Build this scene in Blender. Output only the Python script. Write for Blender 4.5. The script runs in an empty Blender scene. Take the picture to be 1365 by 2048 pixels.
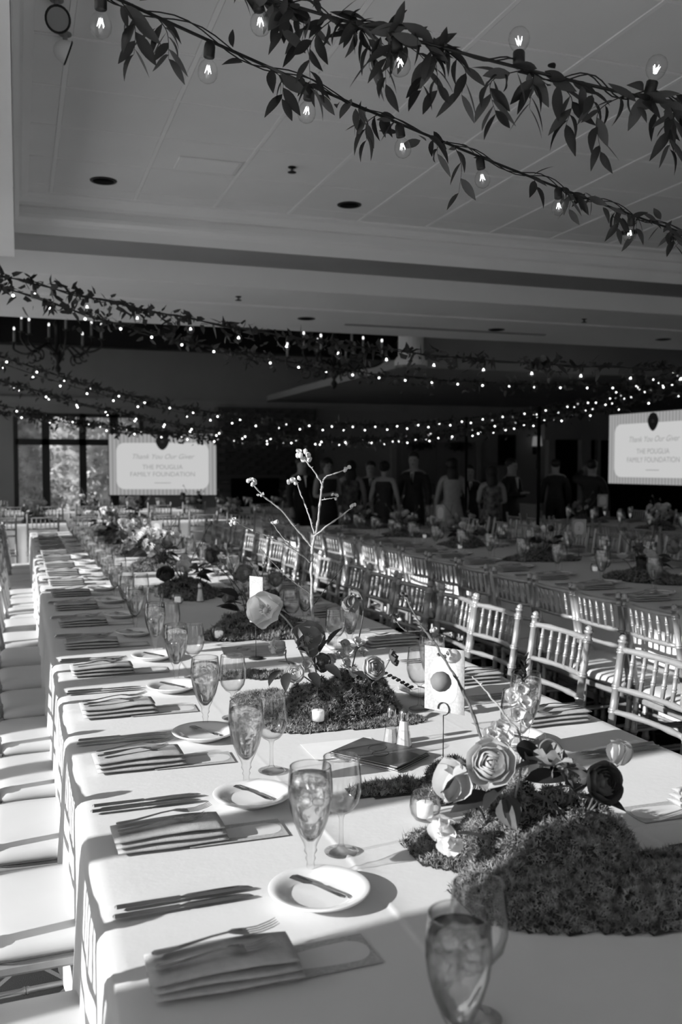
import bpy, math, random
import numpy as np
from mathutils import Vector, Matrix, Euler, noise

# ------------------------------------------------------------------ camera, sky, sun, exposure
sc = bpy.context.scene
COL = sc.collection
sc.view_settings.view_transform = 'Standard'
sc.view_settings.look = 'None'
sc.view_settings.gamma = 1
sc.view_settings.exposure = 0.2
sc.view_settings.use_curve_mapping = False
cd = bpy.data.cameras.new('camera')
cd.sensor_fit = 'VERTICAL'
cd.sensor_height = 36
cd.sensor_width = 24
cd.lens = 1850 / 2048 * 36
cd.clip_end = 200
cd.dof.use_dof = True
cd.dof.focus_distance = 2.45
cd.dof.aperture_fstop = 4.5
cam = bpy.data.objects.new('camera', cd)
COL.objects.link(cam)
cam.location = (0, 0, 1.51)
cam.rotation_euler = (math.radians(90 - 2.909), 0, math.radians(-19.212))
sc.camera = cam

SUN_AZ = math.radians(7.6)
SUN_EL = math.radians(22)
w = bpy.data.worlds.new('sky')
sc.world = w
w.use_nodes = True
nt = w.node_tree
bg = nt.nodes['Background']
bg.inputs['Color'].default_value = (0.8, 0.8, 0.8, 1)
bg.inputs['Strength'].default_value = 2.1
sl = bpy.data.lights.new('sun', 'SUN')
sl.energy = 7.0
sl.angle = math.radians(0.53)
so = bpy.data.objects.new('sun', sl)
COL.objects.link(so)
sdir = Vector((math.cos(SUN_AZ) * math.cos(SUN_EL), math.sin(SUN_AZ) * math.cos(SUN_EL), -math.sin(SUN_EL)))
so.rotation_euler = sdir.to_track_quat('-Z', 'Y').to_euler()
so.location = (-8, 2, 6)
cy = sc.cycles
cy.use_denoising = True
cy.max_bounces = 12
cy.diffuse_bounces = 7
cy.glossy_bounces = 6
cy.transmission_bounces = 8
cy.transparent_max_bounces = 24
cy.sample_clamp_indirect = 4
cy.caustics_refractive = False
cy.caustics_reflective = False

WX = -2.3            # left window wall
PI = math.pi
R = random.Random(7)

# ------------------------------------------------------------------ materials (all neutral: the photograph is black and white)
def mat(name, col, rough=0.6, metal=0.0, var=0.0, scale=20, bump=0.0, bscale=200, emit=0.0, spec=0.5, sheen=0.0, trans=0.0):
    m = bpy.data.materials.new(name)
    m.use_nodes = True
    t = m.node_tree
    b = t.nodes['Principled BSDF']
    b.inputs['Base Color'].default_value = (col, col, col, 1)
    b.inputs['Roughness'].default_value = rough
    b.inputs['Metallic'].default_value = metal
    b.inputs['Specular IOR Level'].default_value = spec
    b.inputs['Sheen Weight'].default_value = sheen
    tc = t.nodes.new('ShaderNodeTexCoord')
    n = t.nodes.new('ShaderNodeTexNoise')
    n.inputs['Scale'].default_value = scale
    n.inputs['Detail'].default_value = 3
    t.links.new(tc.outputs['Object'], n.inputs['Vector'])
    r = t.nodes.new('ShaderNodeMapRange')
    r.inputs['From Min'].default_value = 0.3
    r.inputs['From Max'].default_value = 0.7
    r.inputs['To Min'].default_value = col * (1 - var)
    r.inputs['To Max'].default_value = min(1, col * (1 + var))
    t.links.new(n.outputs['Fac'], r.inputs['Value'])
    c = t.nodes.new('ShaderNodeCombineColor')
    for i in range(3):
        t.links.new(r.outputs['Result'], c.inputs[i])
    t.links.new(c.outputs['Color'], b.inputs['Base Color'])
    if bump:
        n2 = t.nodes.new('ShaderNodeTexNoise')
        n2.inputs['Scale'].default_value = bscale
        t.links.new(tc.outputs['Object'], n2.inputs['Vector'])
        bp = t.nodes.new('ShaderNodeBump')
        bp.inputs['Strength'].default_value = bump
        bp.inputs['Distance'].default_value = 0.002
        t.links.new(n2.outputs['Fac'], bp.inputs['Height'])
        t.links.new(bp.outputs['Normal'], b.inputs['Normal'])
    if emit:
        b.inputs['Emission Color'].default_value = (1, 1, 1, 1)
        b.inputs['Emission Strength'].default_value = emit
    if trans:      # thin leaves and petals let some light through
        tl = t.nodes.new('ShaderNodeBsdfTranslucent')
        t.links.new(c.outputs['Color'], tl.inputs['Color'])
        mx = t.nodes.new('ShaderNodeMixShader')
        mx.inputs[0].default_value = trans
        t.links.new(b.outputs[0], mx.inputs[1])
        t.links.new(tl.outputs[0], mx.inputs[2])
        t.links.new(mx.outputs[0], t.nodes['Material Output'].inputs['Surface'])
    return m

def glass_mat(name, tint=0.97, ior=1.45, gloss_rough=0.02, solid=0.0, edge=0.12, dark=0.8):
    """clear thin glass: light passes straight, the rim and grazing angles reflect; `solid` adds true refraction"""
    m = bpy.data.materials.new(name)
    m.use_nodes = True
    t = m.node_tree
    t.nodes.remove(t.nodes['Principled BSDF'])
    out = t.nodes['Material Output']
    tr = t.nodes.new('ShaderNodeBsdfTransparent')
    lw = t.nodes.new('ShaderNodeLayerWeight')
    lw.inputs['Blend'].default_value = edge
    ramp = t.nodes.new('ShaderNodeMapRange')
    ramp.inputs['From Min'].default_value = 0
    ramp.inputs['From Max'].default_value = 1
    ramp.inputs['To Min'].default_value = tint
    ramp.inputs['To Max'].default_value = tint * dark
    pe = t.nodes.new('ShaderNodeMath')
    pe.operation = 'POWER'
    pe.inputs[1].default_value = 3.2
    lw.inputs['Blend'].default_value = 0.5
    t.links.new(lw.outputs['Facing'], pe.inputs[0])
    t.links.new(pe.outputs[0], ramp.inputs['Value'])
    cc = t.nodes.new('ShaderNodeCombineColor')
    for i in range(3):
        t.links.new(ramp.outputs[0], cc.inputs[i])
    t.links.new(cc.outputs[0], tr.inputs['Color'])
    gl = t.nodes.new('ShaderNodeBsdfGlossy')
    gl.inputs['Roughness'].default_value = gloss_rough
    lf = t.nodes.new('ShaderNodeLayerWeight')
    lf.inputs['Blend'].default_value = 0.5
    pw = t.nodes.new('ShaderNodeMath')
    pw.operation = 'POWER'
    pw.inputs[1].default_value = 2.5
    t.links.new(lf.outputs['Facing'], pw.inputs[0])
    fr = t.nodes.new('ShaderNodeMath')
    fr.operation = 'MULTIPLY_ADD'
    fr.inputs[1].default_value = (ior - 1) * 1.0
    fr.inputs[2].default_value = ((ior - 1) / (ior + 1)) ** 2
    t.links.new(pw.outputs[0], fr.inputs[0])
    mx = t.nodes.new('ShaderNodeMixShader')
    t.links.new(fr.outputs[0], mx.inputs[0])
    t.links.new(tr.outputs[0], mx.inputs[1])
    t.links.new(gl.outputs[0], mx.inputs[2])
    last = mx
    if solid:
        rf = t.nodes.new('ShaderNodeBsdfRefraction')
        rf.inputs['IOR'].default_value = 1.33
        rf.inputs['Roughness'].default_value = 0.0
        m2 = t.nodes.new('ShaderNodeMixShader')
        m2.inputs[0].default_value = solid
        t.links.new(mx.outputs[0], m2.inputs[1])
        t.links.new(rf.outputs[0], m2.inputs[2])
        last = m2
    t.links.new(last.outputs[0], out.inputs['Surface'])
    return m

def emit_mat(name, strength, col=1.0):
    m = bpy.data.materials.new(name)
    m.use_nodes = True
    t = m.node_tree
    t.nodes.remove(t.nodes['Principled BSDF'])
    e = t.nodes.new('ShaderNodeEmission')
    e.inputs['Color'].default_value = (col, col, col, 1)
    e.inputs['Strength'].default_value = strength
    t.links.new(e.outputs[0], t.nodes['Material Output'].inputs['Surface'])
    m.cycles.emission_sampling = 'NONE'
    return m

M = dict(
    cloth=mat('white table linen', 0.60, 0.9, var=0.02, scale=6, bump=0.25, bscale=60, sheen=0.1),
    napkin=mat('grey woven napkin', 0.42, 0.92, var=0.08, scale=60, bump=0.6, bscale=500),
    card=mat('printed card', 0.38, 0.7, var=0.15, scale=150),
    cardlight=mat('pale card', 0.6, 0.7, var=0.02),
    booklet=mat('dark booklet cover', 0.09, 0.35, var=0.3, scale=15),
    paper=mat('white paper', 0.78, 0.8, var=0.03),
    ink=mat('printing ink', 0.03, 0.6),
    greyink=mat('grey printing ink', 0.25, 0.6),
    porcelain=mat('white porcelain', 0.78, 0.12, var=0.01, spec=0.6),
    steel=mat('polished steel', 0.5, 0.14, metal=1, var=0.05),
    wire=mat('dark wire', 0.05, 0.4, metal=0.6),
    glass=glass_mat('clear glass', tint=.985, ior=1.6, dark=.22),
    water=glass_mat('iced water', tint=0.985, ior=1.33, solid=0.8, edge=0.05, dark=.7),
    ice=glass_mat('cloudy ice', tint=.99, ior=1.9, gloss_rough=.25, dark=.8),
    pane=glass_mat('window pane', tint=0.97, ior=1.3),
    rim=glass_mat('glass rim', tint=.85, ior=2.1, dark=.5),
    bulbglass=glass_mat('bulb glass', tint=0.97, ior=1.35, edge=0.15, dark=.8),
    filament=emit_mat('glowing filament', 7),
    fargl=emit_mat('glowing bulb', 5),
    halo=mat('frosted bulb core', 0.8, 0.5, emit=1.5),
    socket=mat('black bulb socket', 0.01, 0.5),
    cord=mat('black cord', 0.008, 0.6),
    chair=mat('silver painted wood', 0.36, 0.32, metal=0.35, var=0.06, scale=40, bump=0.1, bscale=80),
    cushion=mat('white vinyl cushion', 0.55, 0.55, var=0.02, scale=8),
    piping=mat('dark cushion seam', 0.05, 0.7),
    moss=mat('dry moss', 0.26, 0.95, var=0.7, scale=45, trans=0.15),
    mossbase=mat('shade-dark moss bed', 0.03, 1.0, var=0.4, scale=60),  # nearly black, painting in the shade deep between the moss blades
    leaf=mat('dark glossy leaf', 0.035, 0.5, var=0.5, scale=9, trans=0.25),
    leafpale=mat('pale grey leaf', 0.10, 0.55, var=0.4, scale=9, trans=0.25),
    stem=mat('plant stem', 0.12, 0.7, var=0.3),
    vine=mat('dark vine', 0.02, 0.8, var=0.3),
    branch=mat('pale bark', 0.34, 0.85, var=0.35, scale=90, bump=0.6, bscale=150),
    barkdark=mat('dark bark', 0.09, 0.8, var=0.5, scale=90, bump=0.6, bscale=150),
    petal_w=mat('white petal', 0.74, 0.7, var=0.05, scale=30, trans=0.3),
    petal_l=mat('light petal', 0.55, 0.7, var=0.12, scale=30, trans=0.3),
    petal_m=mat('mid grey petal', 0.24, 0.7, var=0.2, scale=30, trans=0.25),
    petal_d=mat('dark petal', 0.10, 0.6, var=0.4, scale=30, trans=0.2),
    wax=mat('candle wax', 0.75, 0.5, emit=0.25),
    tile=mat('ceiling tile', 0.83, 0.95, var=0.015, scale=3, bump=0.35, bscale=300),
    gridbar=mat('ceiling grid bar', 0.9, 0.6),
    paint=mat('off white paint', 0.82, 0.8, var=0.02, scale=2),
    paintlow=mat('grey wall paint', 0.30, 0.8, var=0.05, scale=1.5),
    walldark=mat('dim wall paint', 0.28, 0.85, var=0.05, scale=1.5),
    beam=mat('black stained timber', 0.006, 0.7, var=0.3),
    frame=mat('dark window frame', 0.02, 0.5),
    white_frame=mat('window frame paint', 0.5, 0.5),
    brick=mat('dark brick', 0.06, 0.9, var=0.4, scale=8, bump=0.5, bscale=60),
    mortar=mat('brick mortar', 0.10, 0.95),
    black=mat('black', 0.004, 0.9, spec=.1),
    iron=mat('wrought iron', 0.008, 0.5, metal=0.3),
    dooror=mat('painted door', 0.20, 0.6, var=0.03),
    shade=mat('lamp shade', 0.5, 0.8, emit=0.12),
    skin=mat('skin', 0.26, 0.6),
    hair=mat('dark hair', 0.006, 0.6, var=0.4, scale=60),
    suit=mat('dark suit', 0.012, 0.8, var=0.3),
    shirt=mat('white shirt', 0.6, 0.8),
    dress_l=mat('pale dress', 0.30, 0.8, var=0.1),
    dress_d=mat('dark dress', 0.015, 0.8, var=0.3),
    patterned=mat('patterned dress', 0.10, 0.8, var=0.9, scale=14),
    ground=mat('pale paving', 0.8, 0.9, var=0.15, scale=1),  # paleness raised so the sunlit ground bounces light onto the ceiling
    hedge=mat('sunlit hedge', 0.34, 0.9, var=0.6, scale=3, trans=0.3),
    screenbg=None, screenpanel=None)

def stripe_emit(name, a, b, scale, axis=0):
    m = bpy.data.materials.new(name)
    m.use_nodes = True
    t = m.node_tree
    t.nodes.remove(t.nodes['Principled BSDF'])
    tc = t.nodes.new('ShaderNodeTexCoord')
    wv = t.nodes.new('ShaderNodeTexWave')
    wv.bands_direction = 'X'
    wv.inputs['Scale'].default_value = scale
    t.links.new(tc.outputs['Object'], wv.inputs['Vector'])
    mr = t.nodes.new('ShaderNodeMapRange')
    mr.inputs['To Min'].default_value = a
    mr.inputs['To Max'].default_value = b
    t.links.new(wv.outputs['Fac'], mr.inputs['Value'])
    e = t.nodes.new('ShaderNodeEmission')
    t.links.new(mr.outputs[0], e.inputs['Strength'])
    t.links.new(e.outputs[0], t.nodes['Material Output'].inputs['Surface'])
    return m
M['screenbg'] = stripe_emit('striped screen border', 0.22, 0.34, 4.2)
M['screenpanel'] = emit_mat('screen panel', 0.50)
M['screentext'] = emit_mat('screen text', 0.27)

def carpet_mat():
    m = mat('dark lattice carpet', 0.02, 0.95, var=0.4, scale=30, bump=0.8, bscale=400)
    t = m.node_tree
    tc = t.nodes.new('ShaderNodeTexCoord')
    b = t.nodes['Principled BSDF']
    acc = None
    for ang in (35, -35):
        mp = t.nodes.new('ShaderNodeMapping')
        mp.inputs['Rotation'].default_value = (0, 0, math.radians(ang))
        wv = t.nodes.new('ShaderNodeTexWave')
        wv.inputs['Scale'].default_value = 1.6
        wv.inputs['Distortion'].default_value = 0.4
        t.links.new(tc.outputs['Object'], mp.inputs['Vector'])
        t.links.new(mp.outputs[0], wv.inputs['Vector'])
        th = t.nodes.new('ShaderNodeMath')
        th.operation = 'GREATER_THAN'
        th.inputs[1].default_value = 0.985
        t.links.new(wv.outputs['Fac'], th.inputs[0])
        if acc is None:
            acc = th
        else:
            mx = t.nodes.new('ShaderNodeMath')
            mx.operation = 'MAXIMUM'
            t.links.new(acc.outputs[0], mx.inputs[0])
            t.links.new(th.outputs[0], mx.inputs[1])
            acc = mx
    mr = t.nodes.new('ShaderNodeMapRange')
    mr.inputs['To Min'].default_value = 0.02
    mr.inputs['To Max'].default_value = 0.16
    t.links.new(acc.outputs[0], mr.inputs['Value'])
    c = t.nodes.new('ShaderNodeCombineColor')
    for i in range(3):
        t.links.new(mr.outputs[0], c.inputs[i])
    t.links.new(c.outputs[0], b.inputs['Base Color'])
    return m
M['carpet'] = carpet_mat()

# ------------------------------------------------------------------ mesh helpers
def rot_to(d, up=Vector((0, 0, 1))):
    """matrix whose local +Z points along d"""
    return Vector(d).to_track_quat('Z', 'Y').to_matrix().to_4x4()

class MB:
    def __init__(s):
        s.v = []; s.f = []
    def add(s, vs, fs, mtx=None):
        o = len(s.v)
        if mtx is not None:
            vs = [tuple(mtx @ Vector(p)) for p in vs]
        s.v += [tuple(p) for p in vs]
        s.f += [tuple(i + o for i in f) for f in fs]
        return s
    def box(s, x0, x1, y0, y1, z0, z1, mtx=None, ch=0.0):
        if ch:
            vs = []
            for x, sx in ((x0, 1), (x1, -1)):
                for y, sy in ((y0, 1), (y1, -1)):
                    for z, sz in ((z0, 1), (z1, -1)):
                        vs += [(x + sx * ch, y + sy * ch, z), (x + sx * ch, y, z + sz * ch), (x, y + sy * ch, z + sz * ch)]
            import bmesh
            bm = bmesh.new()
            for p in vs: bm.verts.new(p)
            r = bmesh.ops.convex_hull(bm, input=bm.verts)
            bm.verts.index_update()
            s.add([tuple(v.co) for v in bm.verts], [tuple(v.index for v in f.verts) for f in bm.faces], mtx)
            bm.free()
            return s
        vs = [(x0, y0, z0), (x1, y0, z0), (x1, y1, z0), (x0, y1, z0), (x0, y0, z1), (x1, y0, z1), (x1, y1, z1), (x0, y1, z1)]
        return s.add(vs, [(0, 3, 2, 1), (4, 5, 6, 7), (0, 1, 5, 4), (1, 2, 6, 5), (2, 3, 7, 6), (3, 0, 4, 7)], mtx)
    def tube(s, pts, rad, n=6, cap=True):
        pts = [Vector(p) for p in pts]
        if not isinstance(rad, (list, tuple)): rad = [rad] * len(pts)
        o = len(s.v)
        up = None
        for i, p in enumerate(pts):
            d = (pts[min(i + 1, len(pts) - 1)] - pts[max(i - 1, 0)])
            if d.length < 1e-9: d = Vector((0, 0, 1))
            d.normalize()
            if up is None:
                up = Vector((0, 0, 1)) if abs(d.z) < 0.9 else Vector((1, 0, 0))
            a = d.cross(up).normalized()
            b = a.cross(d)
            up = b
            for k in range(n):
                t = 2 * PI * k / n
                q = p + (a * math.cos(t) + b * math.sin(t)) * rad[i]
                s.v.append(tuple(q))
        for i in range(len(pts) - 1):
            for k in range(n):
                k2 = (k + 1) % n
                s.f.append((o + i * n + k, o + (i + 1) * n + k, o + (i + 1) * n + k2, o + i * n + k2))
        if cap:
            s.f.append(tuple(o + k for k in range(n)))
            e = o + (len(pts) - 1) * n
            s.f.append(tuple(e + k for k in reversed(range(n))))
        return s
    def lathe(s, prof, n=24, mtx=None, flute=None):
        vs = []; fs = []
        rows = []
        for (r, z) in prof:
            if r < 1e-6:
                rows.append([len(vs)]); vs.append((0, 0, z))
            else:
                row = []
                for k in range(n):
                    t = 2 * PI * k / n
                    rr = r
                    if flute: rr = r * (1 + flute(z) * math.cos(t * 9))
                    row.append(len(vs)); vs.append((rr * math.cos(t), rr * math.sin(t), z))
                rows.append(row)
        for a, b in zip(rows, rows[1:]):
            if len(a) == 1 and len(b) == 1: continue
            for k in range(n):
                k2 = (k + 1) % n
                if len(a) == 1: fs.append((a[0], b[k2], b[k]))
                elif len(b) == 1: fs.append((a[k], a[k2], b[0]))
                else: fs.append((a[k], a[k2], b[k2], b[k]))
        return s.add(vs, fs, mtx)
    def ball(s, c, r, n=8, sq=(1, 1, 1), mtx=None, jit=0, seed=0):
        m = max(3, n // 2)
        prof = [(0, -1)] + [(math.cos(-PI / 2 + PI * i / m), math.sin(-PI / 2 + PI * i / m)) for i in range(1, m)] + [(0, 1)]
        t = MB().lathe(prof, n)
        rr = random.Random(seed)
        vs = []
        for p in t.v:
            k = 1 + (rr.uniform(-jit, jit) if jit else 0)
            vs.append((c[0] + p[0] * r * sq[0] * k, c[1] + p[1] * r * sq[1] * k, c[2] + p[2] * r * sq[2] * k))
        return s.add(vs, t.f, mtx)
    def mesh(s, name, m=None, smooth=True):
        me = bpy.data.meshes.new(name)
        me.from_pydata(s.v, [], s.f)
        me.update()
        if m is not None: me.materials.append(M[m] if isinstance(m, str) else m)
        if smooth: me.shade_smooth()
        return me
    def build(s, name, m, parent=None, smooth=True, loc=None):
        return link(name, s.mesh(name, m, smooth), parent, loc)

def link(name, me, parent=None, loc=None, mtx=None):
    o = bpy.data.objects.new(name, me)
    COL.objects.link(o)
    if parent is not None: o.parent = parent
    if loc is not None: o.location = loc
    if mtx is not None: o.matrix_local = mtx
    return o

def tag(o, label=None, cat=None, group=None, kind=None):
    if label: o['label'] = label
    if cat: o['category'] = cat
    if group: o['group'] = group
    if kind: o['kind'] = kind
    return o

def thing(name, label, cat, loc=(0, 0, 0), rz=0, group=None):
    o = bpy.data.objects.new(name, None)
    COL.objects.link(o)
    o.empty_display_size = 0.05
    o.location = loc
    o.rotation_euler = (0, 0, rz)
    return tag(o, label, cat, group)

def struct(name, mb, m, parent=None, smooth=False):
    o = mb.build(name, m, parent, smooth)
    if parent is None: o['kind'] = 'structure'
    return o

CH = {}
def kids(o):
    return [c for c in o.children]
def dup(o, loc, rz=0, label=None, group=None, scale=None, _top=True, _parent=None):
    c = o.copy()
    COL.objects.link(c)
    if _parent is not None: c.parent = _parent
    for ch in KIDS.get(o.name, ()):
        dup(ch, None, _top=False, _parent=c)
    if _top:
        c.location = loc
        c.rotation_euler = (0, 0, rz)
        if scale: c.scale = (scale, scale, scale)
        if label: c['label'] = label
        if group: c['group'] = group
    return c
KIDS = {}
def remember(root):
    """note the tree of a prototype once so copies are quick"""
    KIDS[root.name] = list(root.children)
    for c in root.children: remember(c)
    return root

ORD = ['nearest', 'second', 'third', 'fourth', 'fifth', 'sixth', 'seventh', 'eighth', 'ninth', 'tenth', 'eleventh', 'twelfth',
       'thirteenth', 'fourteenth', 'fifteenth', 'sixteenth', 'seventeenth', 'eighteenth', 'nineteenth', 'twentieth', 'twenty-first', 'twenty-second', 'twenty-third']
def sstep(a, b, x):
    t = min(1, max(0, (x - a) / (b - a)))
    return t * t * (3 - 2 * t)

def blades(name, pts, dirs, length, width, m, parent=None, seed=1, n_per=3, spread=0.9, curl=0.5, kind='stuff'):
    """a mat of tiny curved blades, one joined mesh"""
    g = np.random.RandomState(seed)
    P = np.repeat(np.asarray(pts, float), n_per, 0)
    D = np.repeat(np.asarray(dirs, float), n_per, 0)
    N = len(P)
    D = D + g.normal(0, spread, (N, 3))
    D /= np.linalg.norm(D, axis=1)[:, None] + 1e-9
    S = np.cross(D, g.normal(0, 1, (N, 3)))
    S /= np.linalg.norm(S, axis=1)[:, None] + 1e-9
    L = length * g.uniform(0.5, 1.3, (N, 1)); W = width * g.uniform(0.6, 1.3, (N, 1))
    C = g.normal(0, 1, (N, 3)) * L * curl * 0.5
    a = P - S * W * 0.5; b = P + S * W * 0.5
    mid = P + D * L * 0.55
    c = mid + S * W * 0.5; d = mid - S * W * 0.5
    e = P + D * L + C
    V = np.stack([a, b, c, d, e], 1).reshape(-1, 3)
    me = bpy.data.meshes.new(name)
    I = np.arange(N) * 5
    F = np.empty((N, 7), int)
    F[:, 0] = I; F[:, 1] = I + 1; F[:, 2] = I + 2; F[:, 3] = I + 3; F[:, 4] = I + 3; F[:, 5] = I + 2; F[:, 6] = I + 4
    me.vertices.add(len(V)); me.vertices.foreach_set('co', V.ravel())
    me.loops.add(N * 7); me.loops.foreach_set('vertex_index', F.ravel())
    me.polygons.add(N * 2)
    st = np.empty((N, 2), int); st[:, 0] = np.arange(N) * 7; st[:, 1] = st[:, 0] + 4
    me.polygons.foreach_set('loop_start', st.ravel())
    me.update(calc_edges=True)
    me.materials.append(M[m])
    o = link(name, me, parent)
    if kind: o['kind'] = kind
    return o

# ------------------------------------------------------------------ the room
floor_mb = MB().box(WX - 0.2, 19.2, -4.2, 22.4, -0.1, 0)
struct('floor', floor_mb, 'carpet')

# left wall: tall windows between piers (the sun comes through them)
win_y = [(-3.40, -0.90), (0.957, 3.447), (5.30, 7.80), (9.65, 12.15), (14.0, 16.5), (18.3, 20.8)]
mb = MB()
ys = [-4.2]
for a, b in win_y: ys += [a, b]
ys.append(22.4)
for i in range(0, len(ys), 2):
    mb.box(WX - 0.12, WX, ys[i], ys[i + 1], 0, 5.6)
for a, b in win_y:
    mb.box(WX - 0.12, WX, a, b, 0, 0.08).box(WX - 0.12, WX, a, b, 2.95, 5.6)
struct('wall_left', mb, 'paint')
for i, (a, b) in enumerate(win_y):
    mb = MB()
    h0, h1 = 0.08, 2.95
    for y in (a + 0.0, a + 0.545, a + 1.225, a + 1.975, b - 0.0):
        wd = 0.055 if a < y < b else 0.03
        mb.box(WX - 0.10, WX - 0.04, y - wd, y + wd, h0, h1)
    mb.box(WX - 0.10, WX - 0.04, a, b, h0, h0 + 0.08).box(WX - 0.10, WX - 0.04, a, b, h1 - 0.06, h1)
    o = struct('window_%d' % (i + 1), mb, 'white_frame')
    MB().box(WX - 0.075, WX - 0.069, a, b, h0, h1).build('window_pane', 'pane', o, False)

# back wall, its unseen windows added to fill the shade with skylight; right wall
mb = MB()
fill_windows = [(-1.6, .4), (1.4, 3.4), (4.4, 6.4)]
xx = [WX] + [v for p in fill_windows for v in p] + [19.2]
for i in range(0, len(xx), 2): mb.box(xx[i], xx[i + 1], -4.2, -4.0, 0, 5.6)
for a, b in fill_windows: mb.box(a, b, -4.2, -4.0, 0, .5).box(a, b, -4.2, -4.0, 2.7, 5.6)
struct('wall_back', mb, 'paint')
for i, (a, b) in enumerate(fill_windows):
    mb = MB()
    for x in (a, (a + b) / 2, b): mb.box(x - .03, x + .03, -4.14, -4.06, .5, 2.7)
    mb.box(a, b, -4.14, -4.06, .5, .56).box(a, b, -4.14, -4.06, 2.64, 2.7)
    o = struct('window_%d' % (i + 8), mb, 'white_frame')
    MB().box(a, b, -4.104, -4.098, .5, 2.7).build('window_pane', 'pane', o, False)
struct('wall_right', MB().box(19.0, 19.2, -4.0, 22.4, 0, 5.6), 'walldark')

# tray ceiling of square tiles: parts of the ceiling
TX0, TX1, TY1 = 0.0, 9.15, 7.40
ceil = struct('ceiling', MB().box(TX0 - 0.1, 19.2, -4.2, TY1 + 0.1, 3.575, 3.60), 'paint')
P_ = 0.61
gx = [0.262 + P_ * k for k in range(0, 15)]
gy = [TY1 - 0.30 - P_ * k for k in range(0, 14)]
tile_me = {}
def tile(x0, x1, y0, y1):
    k = (round(x1 - x0, 2), round(y1 - y0, 2))
    if k not in tile_me:
        a, b = (x1 - x0) / 2 - 0.010, (y1 - y0) / 2 - 0.009
        t = MB()
        t.v = [(-a, -b, 0.008), (a, -b, 0.008), (a, b, 0.008), (-a, b, 0.008),
               (-a + .006, -b + .006, 0), (a - .006, -b + .006, 0), (a - .006, b - .006, 0), (-a + .006, b - .006, 0),
               (-a, -b, 0.03), (a, -b, 0.03), (a, b, 0.03), (-a, b, 0.03)]
        t.f = [(7, 6, 5, 4), (0, 1, 5, 4), (1, 2, 6, 5), (2, 3, 7, 6), (3, 0, 4, 7), (8, 9, 1, 0), (9, 10, 2, 1), (10, 11, 3, 2), (11, 8, 0, 3), (8, 11, 10, 9)]
        tile_me[k] = t.mesh('tile', 'tile', False)
    link('tile', tile_me[k], ceil, ((x0 + x1) / 2, (y0 + y1) / 2, 3.532))
xs = [TX0] + gx
yy = [TY1] + gy
ntile = 0
for i in range(len(xs) - 1):
    for j in range(len(yy) - 1):
        tile(xs[i], xs[i + 1], yy[j + 1], yy[j]); ntile += 1
bar_x = MB().box(-0.012, 0.012, -4.1, TY1, 3.529, 3.536)
for k, x in enumerate(gx):
    o = link('grid_bar', bpy.data.meshes['grid_bar'] if k else bar_x.mesh('grid_bar', 'gridbar', False), ceil, (x, 0, 0))
cb = MB().box(TX0, 19, -0.006, 0.006, 3.532, 3.539).mesh('cross_bar', 'gridbar', False)
for y in gy: link('cross_bar', cb, ceil, (0, y, 0))
struct('ceiling_upper', MB().box(9.15, 19.2, -4.2, TY1, 3.53, 3.56), 'tile')

# crown and soffit profile running across the room (trim), swept along X;  (y, z) corners
def sweep_x(name, prof, x0, x1, m, smooth=False):
    t = MB()
    vs = [(x0, y, z) for y, z in prof] + [(x1, y, z) for y, z in prof]
    n = len(prof)
    t.add(vs, [(i, i + 1, n + i + 1, n + i) for i in range(n - 1)])
    return struct(name, t, m)
Y0 = TY1
sweep_x('trim_1', [(Y0 - 0.10, 3.535), (Y0 - 0.10, 3.515), (Y0 - 0.055, 3.50), (Y0 - 0.03, 3.47), (Y0 - 0.03, 3.445), (Y0, 3.44),
                   (Y0, 3.395), (Y0 - 0.035, 3.385), (Y0 - 0.035, 3.355), (Y0 - 0.008, 3.335), (Y0 + 0.0, 3.31), (Y0 + 0.0, 3.24)], TX0 - 0.1, 19.1, 'paint')
def sweep_y(name, prof, y0, y1, m):
    t = MB()
    vs = [(x, y0, z) for x, z in prof] + [(x, y1, z) for x, z in prof]
    n = len(prof)
    t.add(vs, [(i + 1, i, n + i, n + i + 1) for i in range(n - 1)])
    return struct(name, t, m)
sweep_y('trim_2', [(0.10, 3.535), (0.10, 3.515), (0.055, 3.50), (0.03, 3.47), (0.03, 3.445), (0.0, 3.44),
                   (0.0, 3.395), (0.035, 3.385), (0.035, 3.355), (0.008, 3.335), (0.0, 3.31), (0.0, 3.06)], -4.1, Y0, 'paint')
# recess above the beam, beam face and soffit
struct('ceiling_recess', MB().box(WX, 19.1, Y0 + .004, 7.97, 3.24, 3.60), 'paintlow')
struct('ceiling_left', MB().box(WX, -0.002, -4.1, Y0, 3.06, 3.60), 'paint')
mb = MB().box(WX, 19.1, 7.97, 8.83, 3.06, 3.60).box(WX, 19.1, 8.83, 8.86, 3.075, 3.60).box(WX, 19.1, 8.86, 10.30, 3.05, 5.6)
struct('ceiling_soffit', mb, 'paint')
struct('ceiling_high', MB().box(WX, 19.1, 10.3, 22.4, 5.5, 5.6), 'walldark')

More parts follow.
